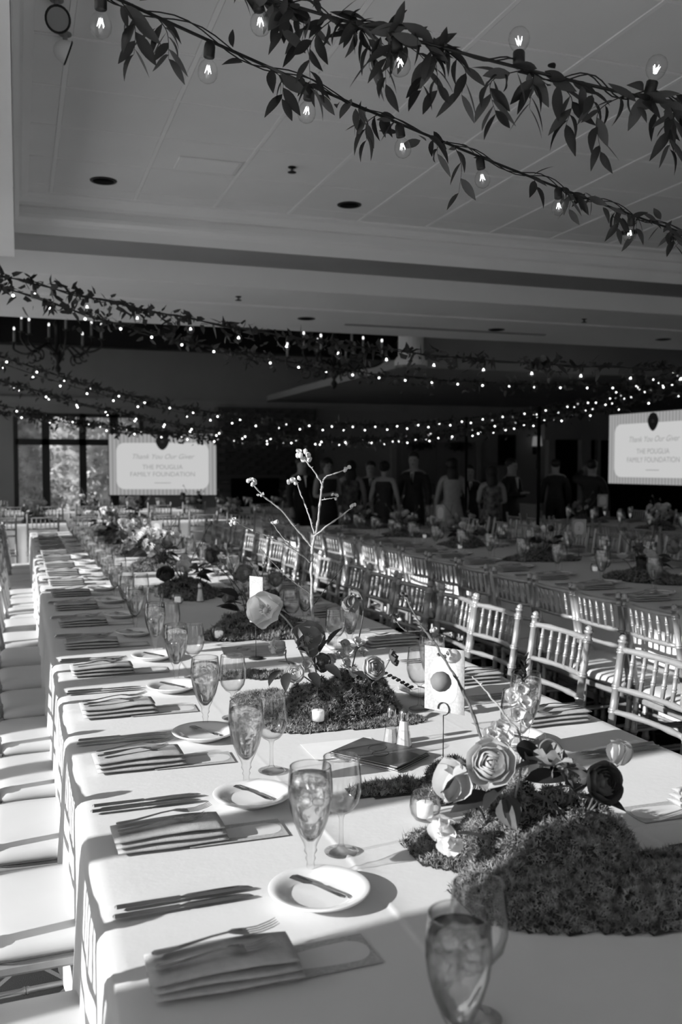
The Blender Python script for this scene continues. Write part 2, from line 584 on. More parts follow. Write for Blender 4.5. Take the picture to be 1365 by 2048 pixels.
# far wall with its tall window, chimney breast, doors
FY = 22.0
mb = MB()
def wallpanel(x0, x1, z0, z1): mb.box(x0, x1, FY, FY + 0.2, z0, z1)
wallpanel(WX, -0.05, 0, 5.5); wallpanel(-0.05, 2.75, 0, 0.25); wallpanel(-0.05, 2.75, 2.68, 5.5); wallpanel(2.75, 19, 0, 5.5)
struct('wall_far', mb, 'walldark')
mb = MB()
for x, wd in ((-0.05, .05), (0.59, .085), (1.40, .08), (2.10, .10), (2.72, .05)): mb.box(x - wd, x + wd, FY - 0.02, FY + 0.08, 0.25, 2.68)
mb.box(-0.05, 2.75, FY - 0.02, FY + 0.08, 1.96, 2.10).box(-0.05, 2.75, FY - 0.02, FY + 0.08, 0.25, 0.36).box(-0.05, 2.75, FY - 0.02, FY + 0.08, 2.60, 2.68)
o = struct('window_7', mb, 'frame')
MB().box(0, 2.7, FY + 0.03, FY + 0.036, 0.3, 2.65).build('window_pane', 'pane', o, False)
struct('trim_3', MB().box(WX, 9.3, FY - 0.10, FY, 2.95, 3.04).box(WX, 9.3, FY - 0.05, FY, 2.88, 2.95), 'paintlow')
struct('trim_4', MB().box(WX, 9.3, 21.6, FY, 4.18, 4.76), 'beam')
rafter = MB()
for x in (3.2, 6.3, 9.0):
    rafter.tube([(x, 16.5, 5.35), (x + 0.1, 21.8, 4.5)], 0.16, 4)
struct('trim_5', rafter, 'beam')
ch = struct('wall_chimney', MB().box(4.46, 6.87, FY - 0.34, FY, 0, 2.88), 'mortar')
bm_ = MB().box(-0.142, 0.142, -0.05, 0.02, -0.047, 0.047, ch=0.006).mesh('brick', 'brick', False)
for r in range(27):
    for c in range(9):
        x = 4.46 + 0.15 + c * 0.30 - (0.15 if r % 2 else 0)
        if x < 4.6 or x > 6.75: continue
        z = 0.06 + r * 0.105
        if 4.72 < x < 5.98 and 0.3 < z < 1.25: continue
        link('brick', bm_, ch, (x, FY - 0.345 + R.uniform(-.008, .004), z))
tag(MB().box(4.76, 5.94, FY - 0.43, FY - 0.40, 0.40, 1.19, ch=0.01).build('black_panel', 'black', None, False), 'black rectangular panel in the dark brick chimney breast', 'fire screen')  # flat black panel in front of the gap left in the bricks

def panel_door(n, x0, x1):
    d = struct('door_%d' % n, MB().box(x0, x1, FY - 0.08, FY - 0.03, 0, 2.1), 'dooror')
    w_ = (x1 - x0)
    for cx in (x0 + w_ * .28, x0 + w_ * .72):
        for z0, z1 in ((0.2, 0.75), (0.85, 1.45), (1.55, 1.98)):
            MB().box(cx - w_ * .15, cx + w_ * .15, FY - 0.095, FY - 0.08, z0, z1, ch=0.012).build('door_panel', 'dooror', d, False)
    hx = x1 - 0.08 if n == 1 else x0 + 0.08
    MB().tube([(hx, FY - 0.09, 1.0), (hx, FY - 0.13, 1.0), (hx - 0.09, FY - 0.13, 1.0)], 0.012).build('door_handle', 'steel', d)
panel_door(1, 9.15, 10.25); panel_door(2, 10.27, 11.40)
struct('trim_6', MB().box(9.0, 9.13, FY - 0.12, FY, 0, 2.3).box(11.42, 11.55, FY - 0.12, FY, 0, 2.3).box(8.95, 11.6, FY - 0.14, FY, 2.12, 2.3), 'paintlow')

# lower ceiling and header wall on the right, with its column
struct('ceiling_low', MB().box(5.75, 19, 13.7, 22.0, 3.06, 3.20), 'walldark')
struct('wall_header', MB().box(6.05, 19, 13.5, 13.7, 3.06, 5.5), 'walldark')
struct('trim_7', MB().lathe([(0.20, 3.20), (0.20, 5.5)], 20, Matrix.Translation((5.85, 13.45, 0))).lathe([(0.26, 3.06), (0.26, 3.14), (0.22, 3.2)], 20, Matrix.Translation((5.85, 13.45, 0))), 'paint')
struct('trim_8', MB().box(5.7, 19, 13.42, 13.5, 3.04, 3.16), 'paintlow')
# openings at the far wall's right: black sheets stand in for unlit space beyond
mb = MB()
struct('trim_9', MB().box(13.55, 13.75, FY - .2, FY, 0, 2.3).box(14.55, 14.85, FY - .25, FY, 0, 2.3).box(15.1, 15.2, FY - .2, FY, 0, 2.3).box(13.4, 18.9, FY - .22, FY, 2.2, 2.95), 'paintlow')
o = tag(MB().box(13.75, 14.55, FY - .05, FY - .02, 0, 2.2).box(14.85, 15.1, FY - .05, FY - .02, 0, 2.2).box(15.2, 18.9, FY - .05, FY - .02, 0, 2.2).build('door_3', 'black', None, False), kind='structure')
struct('baseboard_far', MB().box(WX, 4.4, FY - .03, FY, 0, .14), 'paintlow')

# outside: paving and a sunlit hedge seen through the far window
struct('ground_outside', MB().box(-40, WX - 0.2, -25, 50, -0.14, -0.1).box(WX - 0.2, 30, 22.4, 50, -0.14, -0.1).box(WX - 0.2, 30, -25, -4.2, -0.14, -0.1), 'ground')
g = np.random.RandomState(3)
def hedge(name, x, y, sx, sz, label):
    t = thing(name, label, 'shrub', (x, y, -0.1), 0, 'shrubs outside the far window')
    MB().ball((0, 0, sz * .5), 1, 12, (sx * .8, .7, sz * .48), jit=.1, seed=int(x * 7)).build('foliage', 'hedge', t)
    u = g.uniform(0, 2 * PI, 2500); cz = g.uniform(-1, 1, 2500)
    rr = np.sqrt(1 - cz ** 2)
    P = np.stack([np.cos(u) * rr * sx * .85, np.sin(u) * rr * .8, sz * .5 + cz * sz * .5], 1)
    D = np.stack([np.cos(u) * rr, np.sin(u) * rr, cz], 1)
    blades('leaves', P, D, .16, .09, 'hedge', t, seed=int(x * 5 + 60), n_per=1)
    MB().tube([(0, 0, 0), (0, 0, sz * .5)], .06).build('stem', 'barkdark', t)
for k, (x, y, sx, sz) in enumerate([(-1.4, 26.5, 1.5, 4.4), (0.3, 27.6, 1.5, 5.2), (1.9, 26.2, 1.5, 4.6), (3.4, 27.6, 1.6, 5.4), (5.0, 26.4, 1.4, 4.4)]):
    hedge('shrub', x, y, sx, sz, ['round shrub leftmost outside the far window', 'tall pale shrub outside the left panes of the window', 'full shrub outside the middle panes of the window', 'tallest shrub outside the right panes of the window', 'shrub outside, rightmost behind the striped screen'][k])

# ------------------------------------------------------------------ long tables under white linen
def cloth_mesh(W, L, seed, ridges=(), cross=(), fine=0.03, drop=0.60):
    """local coords: x 0..W, y 0..L, z = cloth surface height (top at 0.76)"""
    rr = random.Random(seed)
    ph = [rr.uniform(0, 6) for _ in range(6)]
    xs = set(np.round(np.arange(0.0, W + 1e-6, 0.04), 4).tolist() + [W])
    for rx in ridges:
        for d in (-.016, -.01, -.006, -.003, 0, .003, .006, .01, .016): xs.add(round(rx + d, 4))
    xs = sorted(x for x in xs if .02 < x < W - .02)
    ysamp = set(np.round(np.arange(0, L + 1e-6, fine), 4).tolist())
    for ry in cross:
        for d in (-.016, -.01, -.006, -.003, 0, .003, .006, .01, .016): ysamp.add(round(ry + d, 4))
    ysamp = sorted(y for y in ysamp if 0 <= y <= L)
    prof = []   # (side, x, z, depth factor)
    hs = [drop, drop * .85, drop * .7, drop * .5, drop * .35, drop * .2, drop * .1, .045]
    for h in hs: prof.append((-1, 0, .76 - h, h))
    for a in (70, 45, 20): prof.append((-1, .022 - .022 * math.sin(math.radians(a)), .76 - .022 + .022 * math.cos(math.radians(a)), 0))
    mid = [(0, x, .76, 0) for x in xs]
    right = [(1, W - p[1], p[2], p[3]) for p in reversed(prof)]
    P = prof + mid + right
    t = MB()
    for y in ysamp:
        for (sd, x, z, h) in P:
            if sd:
                sgn = sd
                wv = math.sin(y * 9 + ph[0] + .8 * math.sin(y * 3.1 + ph[1])) * .5 + .35 * math.sin(y * 21 + ph[2]) + .15 * math.sin(y * 47 + ph[3])
                k = min(1, h / .35)
                x = x + sgn * (.012 * k + .018 * k * wv)
                edge = math.sin(y * 11.7 + ph[4]) * .0015
                z2 = z + (edge if h == 0 else 0)
                t.v.append((x, y, z2))
            else:
                zz = .0012 * math.sin(x * 7 + y * 4 + ph[5]) * math.sin(y * 5.3 + ph[1])
                for rx in ridges: zz += .0028 * (.55 + .45 * math.sin(y * 2.3)) * math.exp(-((x - rx - .012 * math.sin(y * 1.9)) / .006) ** 2)
                for ry in cross: zz += .004 * math.exp(-((y - ry - .05 * math.sin(x * 3)) / .007) ** 2)
                t.v.append((x, y, z + zz))
    n = len(P)
    for j in range(len(ysamp) - 1):
        for i in range(n - 1):
            a = j * n + i
            t.f.append((a, a + 1, a + n + 1, a + n))
    # end drops
    for j, sg in ((0, -1), (len(ysamp) - 1, 1)):
        o = len(t.v)
        top = [t.v[j * n + i] for i in range(n)]
        idx = [i for i in range(n) if top[i][2] > .7]
        for i in idx:
            x, y, z = top[i]
            t.v.append((x, y + sg * (.02 + .02 * math.sin(x * 14)), .76 - drop))
        for k in range(len(idx) - 1):
            a = j * n + idx[k]
            t.f.append((a, a + 1, o + k + 1, o + k) if sg > 0 else (a + 1, a, o + k, o + k + 1))
    return t

def long_table(x0, y0, W, L, label, clabel, seed, ridges=(), cross=(), rz=0, legs=4):
    t = thing('banquet_table', label, 'table', (x0, y0, 0), rz, 'long banquet tables')
    MB().box(.03, W - .03, .03, L - .03, .722, .745, ch=.004).build('table_top', 'paintlow', t, False)
    for k in range(legs):
        y = .2 + (L - .4) * k / (legs - 1)
        for x in (.2, W - .2):
            MB().tube([(x, y, 0), (x, y, .722)], .016, 8).build('leg', 'iron', t)
    c = cloth_mesh(W, L, seed, ridges, cross).build('tablecloth', 'cloth', None)
    c.location = (x0, y0, 0); c.rotation_euler = (0, 0, rz)
    tag(c, clabel, 'tablecloth', 'white tablecloths')
    return t
T1X, T1W = 0.105, 1.52
TZ = .7625
long_table(T1X, .45, T1W, 10.4, 'near long table hidden under white linen', 'white tablecloth on the near long table, hanging in soft folds', 3, (.47, 1.08), (1.12, 2.45, 4.3))
long_table(3.12, 1.2, 1.5, 9.7, 'middle long table in shade under white linen', 'white tablecloth on the shaded middle long table', 5, (.5,), (2.0, 4.0))
long_table(6.3, 2.5, 1.5, 8.6, 'rightmost long table under white linen', 'white tablecloth on the rightmost long table', 6)
long_table(-2.0, 13.2, .9, 5.6, 'cross table at the far end of the near table', 'white tablecloth on the first cross table at the far end', 8, rz=-PI / 2)
long_table(-1.6, 16.2, .9, 11.0, 'rear cross table before the dark far wall', 'white tablecloth on the rear cross table', 9, rz=-PI / 2)

# ------------------------------------------------------------------ bamboo-style banquet chair (faces +x)
def ringed(mb, p, q, r, rings, n=10, finial=False):
    p, q = Vector(p), Vector(q)
    L = (q - p).length
    ts = [(0, r)]
    for k in rings:
        for d, s in ((-.010, 1), (-.006, 1.28), (-.002, 1.28), (0, .95), (.002, 1.28), (.006, 1.28), (.010, 1)):
            ts.append((k + d / L, r * s))
    if finial: ts += [(1 - .03 / L, r), (1 - .028 / L, r * 1.3), (1 - .02 / L, r * 1.3), (1 - .018 / L, r * .8), (1 - .01 / L, r * 1.1), (1, r * .5)]
    else: ts.append((1, r))
    ts.sort(key=lambda a: a[0])
    mb.tube([p + (q - p) * t for t, _ in ts], [a for _, a in ts], n)
    return mb
def back_x(z): return -.185 - .075 * max(0, (z - .45)) / .47 * 1.0
def make_chair(label):
    t = thing('banquet_chair', label, 'chair')
    for s in (-1, 1):
        y = s * .178
        mb = MB()
        ringed(mb, (-.215, y * 1.02, 0), (-.185, y, .45), .0145, (.25, .6))
        ringed(mb, (-.185, y, .44), (back_x(.92), y, .92), .0145, (.12, .45, .62, .88), finial=True)
        mb.build('back_post', 'chair', t)
        ringed(MB(), (.20, y * 1.08, 0), (.185, y * 1.06, .43), .0145, (.2, .5, .8)).build('leg', 'chair', t)
    for nm, z, r in (('top_rail', .868, .011), ('middle_rail', .735, .010), ('lower_rail', .655, .010)):
        pts = []
        for k in range(9):
            u = -1 + k / 4
            pts.append((back_x(z) - .022 * (1 - u * u), u * .178, z))
        mb = MB().tube(pts, [r * (1.25 if k in (2, 6) else 1) for k in range(9)], 8)
        mb.build(nm, 'chair', t)
    for k in range(6):
        u = -1 + (k + 1) * 2 / 7
        xo = -.022 * (1 - u * u)
        ringed(MB(), (back_x(.735) + xo, u * .178, .735), (back_x(.868) + xo, u * .178, .868), .0075, (.35, .7), 7).build('spindle', 'chair', t)
    MB().box(-.20, .205, -.20, .20, .405, .435, ch=.008).build('seat_frame', 'chair', t, False)
    for z in (.16, .27):
        for s in (-1, 1):
            ringed(MB(), (-.205, s * .18, z), (.193, s * .19, z), .0085, (.3, .7), 7).build('stretcher', 'chair', t)
    ringed(MB(), (.195, -.19, .22), (.195, .19, .22), .0085, (.3, .7), 7).build('stretcher', 'chair', t)
    # padded cushion: rounded square with crown
    mb = MB()
    N = 14
    prof = [(.94, .435), (1.0, .445), (1.01, .455), (.985, .468), (.93, .478), (.7, .484), (.35, .487)]
    vs = []; fs = []
    K = 40
    for r, z in prof:
        for k in range(K):
            a = 2 * PI * k / K
            c, s_ = math.cos(a), math.sin(a)
            e = 2 / 7
            x = math.copysign(abs(c) ** e, c) * .2 * r
            y = math.copysign(abs(s_) ** e, s_) * .2 * r
            vs.append((x, y, z))
    for i in range(len(prof) - 1):
        for k in range(K):
            k2 = (k + 1) % K
            fs.append((i * K + k, i * K + k2, (i + 1) * K + k2, (i + 1) * K + k))
    vs.append((0, 0, .488))
    for k in range(K): fs.append(((len(prof) - 1) * K + k, (len(prof) - 1) * K + (k + 1) % K, len(vs) - 1))
    cu = mb.add(vs, fs).build('seat_cushion', 'cushion', t)
    pts = [vs[K + k] for k in range(K)] + [vs[K]]
    MB().tube([(p[0] * 1.005, p[1] * 1.005, .4415) for p in pts], .0022, 5, False).build('seam', 'piping', cu)
    return remember(t)
chair0 = make_chair('x')
chair_used = False
def put_chair(x, y, rz, label, group):
    global chair_used
    if not chair_used:
        chair_used = True
        chair0.location = (x, y, 0); chair0.rotation_euler = (0, 0, rz); chair0['label'] = label; chair0['group'] = group
        return chair0
    return dup(chair0, (x, y, 0), rz, label, group)
# a light far-away version: same shape, one mesh, too small to show its parts
def far_chair_mesh():
    me = MB()
    for s in (-1, 1):
        y = s * .178
        me.tube([(-.215, y, 0), (-.185, y, .45), (back_x(.92), y, .92)], .0145, 5)
        me.tube([(.2, y, 0), (.185, y, .43)], .0145, 5)
    for z in (.868, .735, .655): me.tube([(back_x(z), -.178, z), (back_x(z) - .022, 0, z), (back_x(z), .178, z)], .0105, 4)
    for k in range(6):
        u = -1 + (k + 1) * 2 / 7
        me.tube([(back_x(.735) - .015, u * .178, .735), (back_x(.868) - .015, u * .178, .868)], .0075, 4)
    me.box(-.2, .205, -.2, .2, .405, .435, ch=.008)
    me.tube([(.19, -.18, .2), (.19, .18, .2)], .008, 4).tube([(-.2, .18, .2), (.19, .18, .2)], .008, 4).tube([(-.2, -.18, .2), (.19, -.18, .2)], .008, 4)
    me.box(-.19, .19, -.19, .19, .435, .478, ch=.018)
    return me.mesh('banquet_chair', 'chair', False)
FCM = far_chair_mesh()
def put_far_chair(x, y, rz, label, group):
    o = link('banquet_chair', FCM, None, (x, y, 0)); o.rotation_euler = (0, 0, rz)
    return tag(o, label, 'chair', group)

# left side of near table
ly = [.6, 1.13, 1.66, 2.27, 2.78, 3.27, 3.77, 4.28, 4.80, 5.32, 5.85, 6.38, 6.9, 7.42, 7.95, 8.48, 9.0, 9.53, 10.05]
for k, y in enumerate(ly[1:]):
    put_chair(.085 + R.uniform(-.015, .015), y, R.uniform(-.05, .05), 'silver chair with white cushion, %s along the left side of the near table' % ORD[k], 'chairs on the left of the near table')
ry = [2.50, 3.06, 3.60, 3.99, 4.46, 4.92, 5.38, 5.85, 6.3, 6.76, 7.22, 7.7, 8.16, 8.62, 9.1, 9.56, 10.02]
for k, y in enumerate(ry):
    put_chair(1.725 + R.uniform(-.015, .015), y, PI + R.uniform(-.08, .08), 'silver bamboo-style chair, %s along the right side of the near table' % ORD[k], 'chairs on the right of the near table')
my = [2.44, 2.9, 3.39, 3.80, 4.18, 4.62, 5.09, 5.55, 6.0, 6.45, 6.9, 7.35, 7.8, 8.26, 8.72, 9.18, 9.64, 10.1]
for k, y in enumerate(my):
    put_chair(2.895 + R.uniform(-.015, .015), y, R.uniform(-.08, .08), 'silver bamboo-style chair, %s along the left side of the middle table' % ORD[k], 'chairs on the left of the middle table')
for k in range(13):
    y = 4.2 + k * .49
    put_far_chair(4.82, y, PI + R.uniform(-.07, .07), 'silver chair, %s in view on the right side of the middle table' % ORD[k], 'chairs on the right of the middle table')
for k in range(11):
    put_far_chair(6.05, 5.2 + k * .49, R.uniform(-.07, .07), 'silver chair, %s in view on the left side of the rightmost table' % ORD[k], 'chairs on the left of the rightmost table')
for k in range(9):
    put_far_chair(8.0, 7.0 + k * .49, PI + R.uniform(-.07, .07), 'silver chair, %s in view on the far side of the rightmost table' % ORD[k], 'chairs on the right of the rightmost table')
LO = ['leftmost', 'second from left', 'third from left', 'fourth from left', 'fifth from left', 'sixth from left', 'seventh from left', 'eighth from left', 'ninth from left', 'tenth from left', 'eleventh from left', 'twelfth from left', 'thirteenth from left', 'fourteenth from left', 'fifteenth from left', 'sixteenth from left', 'seventeenth from left', 'eighteenth from left', 'nineteenth from left', 'twentieth from left', 'twenty-first from left']
for k in range(10):
    put_far_chair(-1.2 + k * .49, 12.0, PI / 2, 'silver chair with its back to camera, %s at the first cross table' % LO[k], 'chairs at the first cross table')
for k in range(18):
    put_far_chair(-1.2 + k * .55, 15.0, PI / 2, 'silver chair with its back to camera, %s at the rear cross table' % LO[k], 'chairs at the rear cross table')

# ------------------------------------------------------------------ tableware prototypes
def scaled_profile(p): return p
GOB_OUT = [(0, .001), (.033, .001), (.034, .003), (.030, .006), (.012, .010), (.0075, .016), (.0070, .030), (.0095, .036), (.0072, .042), (.012, .050), (.0105, .056), (.013, .064), (.021, .080),
           (.031, .105), (.0375, .130), (.0405, .152), (.0405, .172), (.0392, .190), (.0375, .205)]
GOB_IN = [(.0363, .205), (.0379, .190), (.0392, .172), (.0391, .152), (.0360, .130), (.0295, .106), (.0192, .082), (.008, .069), (0, .067)]
def flute(z): return .035 * max(0, 1 - abs(z - .095) / .035)
def glass_open(prof_out, prof_in, fl=None, n=28):
    return MB().lathe(prof_out, n, None, fl).lathe(prof_in, n)
goblet_me = glass_open(GOB_OUT, GOB_IN, None, 30).mesh('water_goblet', 'glass')
wl = .188
water_prof = [(0, .0695), (.0075, .0705), (.0185, .0825), (.0288, .106), (.0353, .130), (.0384, .152), (.0384, .172), (.0374, wl - .001), (.0365, wl), (0, wl)]
water_me = MB().lathe(water_prof, 30, None, flute).mesh('water', 'water')
rr = random.Random(5)
mb = MB()
for k in range(15):
    a = k * 2.4; r = .024 * math.sqrt((k % 5 + .3) / 5); z = .140 + .042 * (k + .5) / 15
    s = rr.uniform(.006, .0095)
    mtx = Matrix.Translation((r * math.cos(a), r * math.sin(a), z)) @ Euler((rr.uniform(0, 3), rr.uniform(0, 3), rr.uniform(0, 3))).to_matrix().to_4x4()
    mb.box(-s, s, -s, s, -s * .7, s * .7, mtx, ch=s * .35)
ice_me = mb.mesh('ice', 'ice', False)
WIN_OUT = [(0, .001), (.032, .001), (.033, .003), (.028, .005), (.009, .009), (.0048, .018), (.0040, .045), (.0042, .066), (.008, .076), (.022, .084), (.034, .100), (.0395, .122), (.0395, .145), (.0370, .168), (.0345, .188)]
WIN_IN = [(.0335, .188), (.0359, .168), (.0383, .145), (.0383, .122), (.0328, .101), (.0208, .086), (0, .081)]
wine_me = glass_open(WIN_OUT, WIN_IN, None, 28).mesh('wine_glass', 'glass')
def ring_me(r, z, t_=.0010):
    return MB().tube([(r * math.cos(a), r * math.sin(a), z) for a in np.linspace(0, 2 * PI, 33)], t_, 5, False).mesh('rim', 'rim')
grim, wrim = ring_me(.0369, .205), ring_me(.0340, .188)
plate_me = MB().lathe([(0, .003), (.045, .003), (.047, 0), (.052, 0), (.054, .003), (.072, .011), (.0865, .0165), (.0885, .0200), (.0868, .0212), (.074, .0170), (.062, .0125), (.056, .0075), (.050, .0062), (0, .0062)], 48).mesh('bread_plate', 'porcelain')

def blade_strip(mb, sts, th=.0022, z0=0, ns=None):
    """flat cutlery: stations (x, halfwidth, zc, thickness); centre offset optional 5th"""
    o = len(mb.v)
    for st in sts:
        x, hw, zc, t_ = st[:4]
        yc = st[4] if len(st) > 4 else 0
        mb.v += [(x, yc - hw, zc), (x, yc, zc + t_), (x, yc + hw, zc), (x, yc, zc - t_ * .5)]
    for i in range(len(sts) - 1):
        for k in range(4):
            mb.f.append((o + i * 4 + k, o + i * 4 + (k + 1) % 4, o + (i + 1) * 4 + (k + 1) % 4, o + (i + 1) * 4 + k))
    mb.f.append(tuple(o + k for k in range(4)))
    e = o + (len(sts) - 1) * 4
    mb.f.append(tuple(e + k for k in (3, 2, 1, 0)))
    return mb
# knife: lies along +x, handle at x=0
knife_h = blade_strip(MB(), [(0, .0025, .0045, .003), (.003, .0070, .0045, .0048), (.05, .0075, .0045, .0048), (.105, .0062, .0045, .0042), (.108, .0075, .0045, .0045), (.112, .0050, .0045, .003)]).mesh('knife_handle', 'steel', False)
knife_b = blade_strip(MB(), [(.112, .0045, .0042, .0026), (.125, .0088, .0042, .0014, .002), (.18, .0098, .0042, .0012, .002), (.215, .0090, .0042, .0010, .001), (.232, .0055, .0042, .0007, -.002), (.238, .0008, .0042, .0004, -.005)]).mesh('dinner_knife', 'steel', False)
bk_h = blade_strip(MB(), [(0, .0035, .003, .003), (.01, .0062, .003, .003), (.06, .0035, .003, .0026), (.078, .003, .003, .003)]).mesh('knife_handle', 'steel', False)
bk_b = blade_strip(MB(), [(.078, .0035, .003, .002), (.09, .0085, .003, .0012, .002), (.125, .0100, .003, .0010, .002), (.142, .0070, .003, .0008, .001), (.148, .001, .003, .0004)]).mesh('butter_knife', 'steel', False)
def fork_meshes(L):
    k = L / .195
    h = blade_strip(MB(), [(0, .004, .003, .002), (.006 * k, .0085, .003, .002), (.04 * k, .0060, .004, .002), (.09 * k, .0030, .009, .002), (.115 * k, .0032, .010, .0018)]).mesh('fork_handle', 'steel', False)
    b = blade_strip(MB(), [(.115 * k, .0032, .010, .0018), (.125 * k, .0095, .009, .0012), (.14 * k, .0122, .006, .0011), (.147 * k, .0122, .005, .0011)])
    for q in range(4):
        yc = -.0096 + q * .0064
        blade_strip(b, [(.145 * k, .0020, .0052, .0011, yc), (.165 * k, .0017, .0045, .0010, yc), (.185 * k, .0014, .008, .0010, yc), (.195 * k, .0005, .0115, .0006, yc)])
    return h, b.mesh('fork', 'steel', False)
DF, SF = fork_meshes(.195), fork_meshes(.175)

def napkin_mesh(seed):
    """folded stack: three soft layers with rolled folds at the near edge; x 0..0.22, y -.05..0.05"""
    rr = random.Random(seed)
    t = MB()
    L = .215
    layers = [(0.000, .0105, .050, .052), (.0115, .0100, .047, .050), (.0225, .0105, .045, .044)]
    nx = 16
    for li, (z0, th, hw0, hw1) in enumerate(layers):
        prof = []
        K = 16
        for k in range(K):
            a = 2 * PI * k / K
            c, s_ = math.cos(a), math.sin(a)
            prof.append((math.copysign(abs(c) ** .5, c), math.copysign(abs(s_) ** .9, s_)))
        o = len(t.v)
        ph = rr.uniform(0, 6)
        for i in range(nx + 1):
            x = L * i / nx
            e = 1.0
            if i in (0, nx): e = .55
            lift = .0012 * math.sin(x * 28 + ph) * (li + .5) / 2
            bow = .0025 * math.exp(-((x - .16) / .035) ** 2) * (li == 2)
            for (c, s_) in prof:
                y = c * (hw0 + (hw1 - hw0) * i / nx) + .0015 * math.sin(x * 40 + ph)
                z = z0 + th / 2 + s_ * th / 2 * e + lift + bow
                t.v.append((x - li * .003, y, max(z, .0)))
        for i in range(nx):
            for k in range(K):
                t.f.append((o + i * K + k, o + (i + 1) * K + k, o + (i + 1) * K + (k + 1) % K, o + i * K + (k + 1) % K))
        t.f.append(tuple(o + k for k in range(K)))
        t.f.append(tuple(o + nx * K + k for k in reversed(range(K))))
    return t.mesh('folded_napkin', 'napkin')
NAP = [napkin_mesh(s) for s in (1, 2, 3)]
# menu card with a pale oval panel
card_me = MB().box(0, .20, -.045, .045, 0, .0006).mesh('menu_card', 'card', False)
oval = MB()
n = 28
oval.v = [(.165 + (.030 if math.cos(2 * PI * k / n) > 0 else .13) * math.cos(2 * PI * k / n), .030 * math.sin(2 * PI * k / n), .0009) for k in range(n)]
oval.f = [tuple(range(n))]
oval_me = oval.mesh('card_panel', 'cardlight', False)

def put(name, me, loc, rz, label, cat, group, parts=()):
    o = link(name, me, None, loc)
    o.rotation_euler = (0, 0, rz)
    tag(o, label, cat, group)
    for nm, pm in parts: link(nm, pm, o)
    return o
def setting(X, Y, s, ordw, side, lod=0, knife=None, nap=None, plate=True, wine=True):
    """one cover; s=+1 diner on the left (-x) side looking +x, s=-1 diner on the right.  X = table edge"""
    rz0 = 0 if s > 0 else PI
    gx_ = X + s * (.385 + R.uniform(-.01, .01))
    ny = (Y + .25 * s) if nap is None else nap
    where = '%s setting, %s' % (ordw, side)
    jr = lambda a: R.uniform(-a, a)
    put('water_goblet', goblet_me, (gx_, Y, TZ), R.uniform(0, 6), 'goblet of iced water, ' + where, 'glass', 'water goblets on the ' + side,
        [('water', water_me)] + ([('ice', ice_me), ('rim', grim)] if lod < 2 else []))
    if wine:
        put('wine_glass', wine_me, (X + s * (.475 + jr(.01)), Y + .09 * s + jr(.01), TZ), 0, 'empty wine glass, ' + where, 'glass', 'wine glasses on the ' + side, [('rim', wrim)] if lod < 2 else [])
    if lod < 2:
        c = put('menu_card', card_me, (X + s * (.20), ny - .005 * s, TZ), rz0 + jr(.03), 'menu card under napkin, ' + where, 'card', 'menu cards on the ' + side, [('card_panel', oval_me)])
    q = rz0 + jr(.04)
    nx0 = X + s * .062
    put('folded_napkin', NAP[R.randrange(3)], (nx0, ny, TZ + .0012), q, 'folded grey napkin under two forks, ' + where, 'napkin', 'folded napkins on the ' + side)
    nz = TZ + .0375
    for me_, dy, dx, dr, nm, sz in ((DF, .018, .0, .10, 'dinner_fork', 'larger'), (SF, -.020, .0, .06, 'salad_fork', 'smaller')):
        put(nm, me_[1], (nx0 + s * (.003 + dx), ny + s * dy, nz), q + dr * 1.2, sz + ' steel fork on napkin, ' + where, 'fork', 'forks on the ' + side, [('fork_handle', me_[0])])
    ky = (Y - .012 * s) if knife is None else knife
    for k, dy in enumerate((.0, -.032)):
        put('dinner_knife', knife_b, (X + s * (.035 - .006 * k), ky + s * dy, TZ), rz0 + .03 + jr(.02), ('inner' if k == 0 else 'outer') + ' steel knife of the pair, ' + where, 'knife', 'knives on the ' + side, [('knife_handle', knife_h)])
    if plate:
        px, py = X + s * (.37 + jr(.01)), Y - .08 * s + jr(.005)
        put('bread_plate', plate_me, (px, py, TZ), 0, 'small white bread plate, ' + where, 'plate', 'bread plates on the ' + side)
        a = R.uniform(1.95, 2.2) if s > 0 else R.uniform(-1.2, -.8)
        put('butter_knife', bk_b, (px + .045 * math.cos(a + PI) + .012, py - .045 * math.sin(a) - .005, TZ + .0125), a, 'butter knife on bread plate, ' + where, 'knife', 'butter knives on the ' + side, [('knife_handle', bk_h)])
L1 = 'left side of near table'
for k, y in enumerate([.985, 1.57, 2.06, 2.57, 3.14, 3.66, 4.2, 4.72, 5.24, 5.76, 6.3, 6.82, 7.34, 7.86, 8.4, 8.92, 9.44, 9.96]):
    setting(T1X, y, 1, ORD[k], L1, 0 if k < 10 else 2, None, 1.305 if k == 0 else None)
R1 = 'right side of near table'
rk = [(1.57, 1.5, 1.30), (2.10, 2.0, 1.62), (2.66, 2.62, 2.32), (3.47, 3.2, 2.84), (4.08, 3.85, 3.55), (4.6, 4.62, 4.33)] + [(y, y, y - .25) for y in (5.1, 5.62, 6.14, 6.66, 7.2, 7.7, 8.2, 8.75, 9.3, 9.85)]
for k, (y, ky, ny) in enumerate(rk):
    if k == 0: continue
    setting(T1X + T1W, y, -1, ORD[k - 1], R1, 0 if k < 8 else 2, ky, ny)
L2 = 'left side of middle table'
for k in range(15):
    setting(3.12, 3.0 + k * .5, 1, ORD[k], L2, 2 if k > 3 else 1)
R2 = 'right side of middle table'
for k in range(13):
    setting(4.62, 3.9 + k * .52, -1, ORD[k], R2, 2)
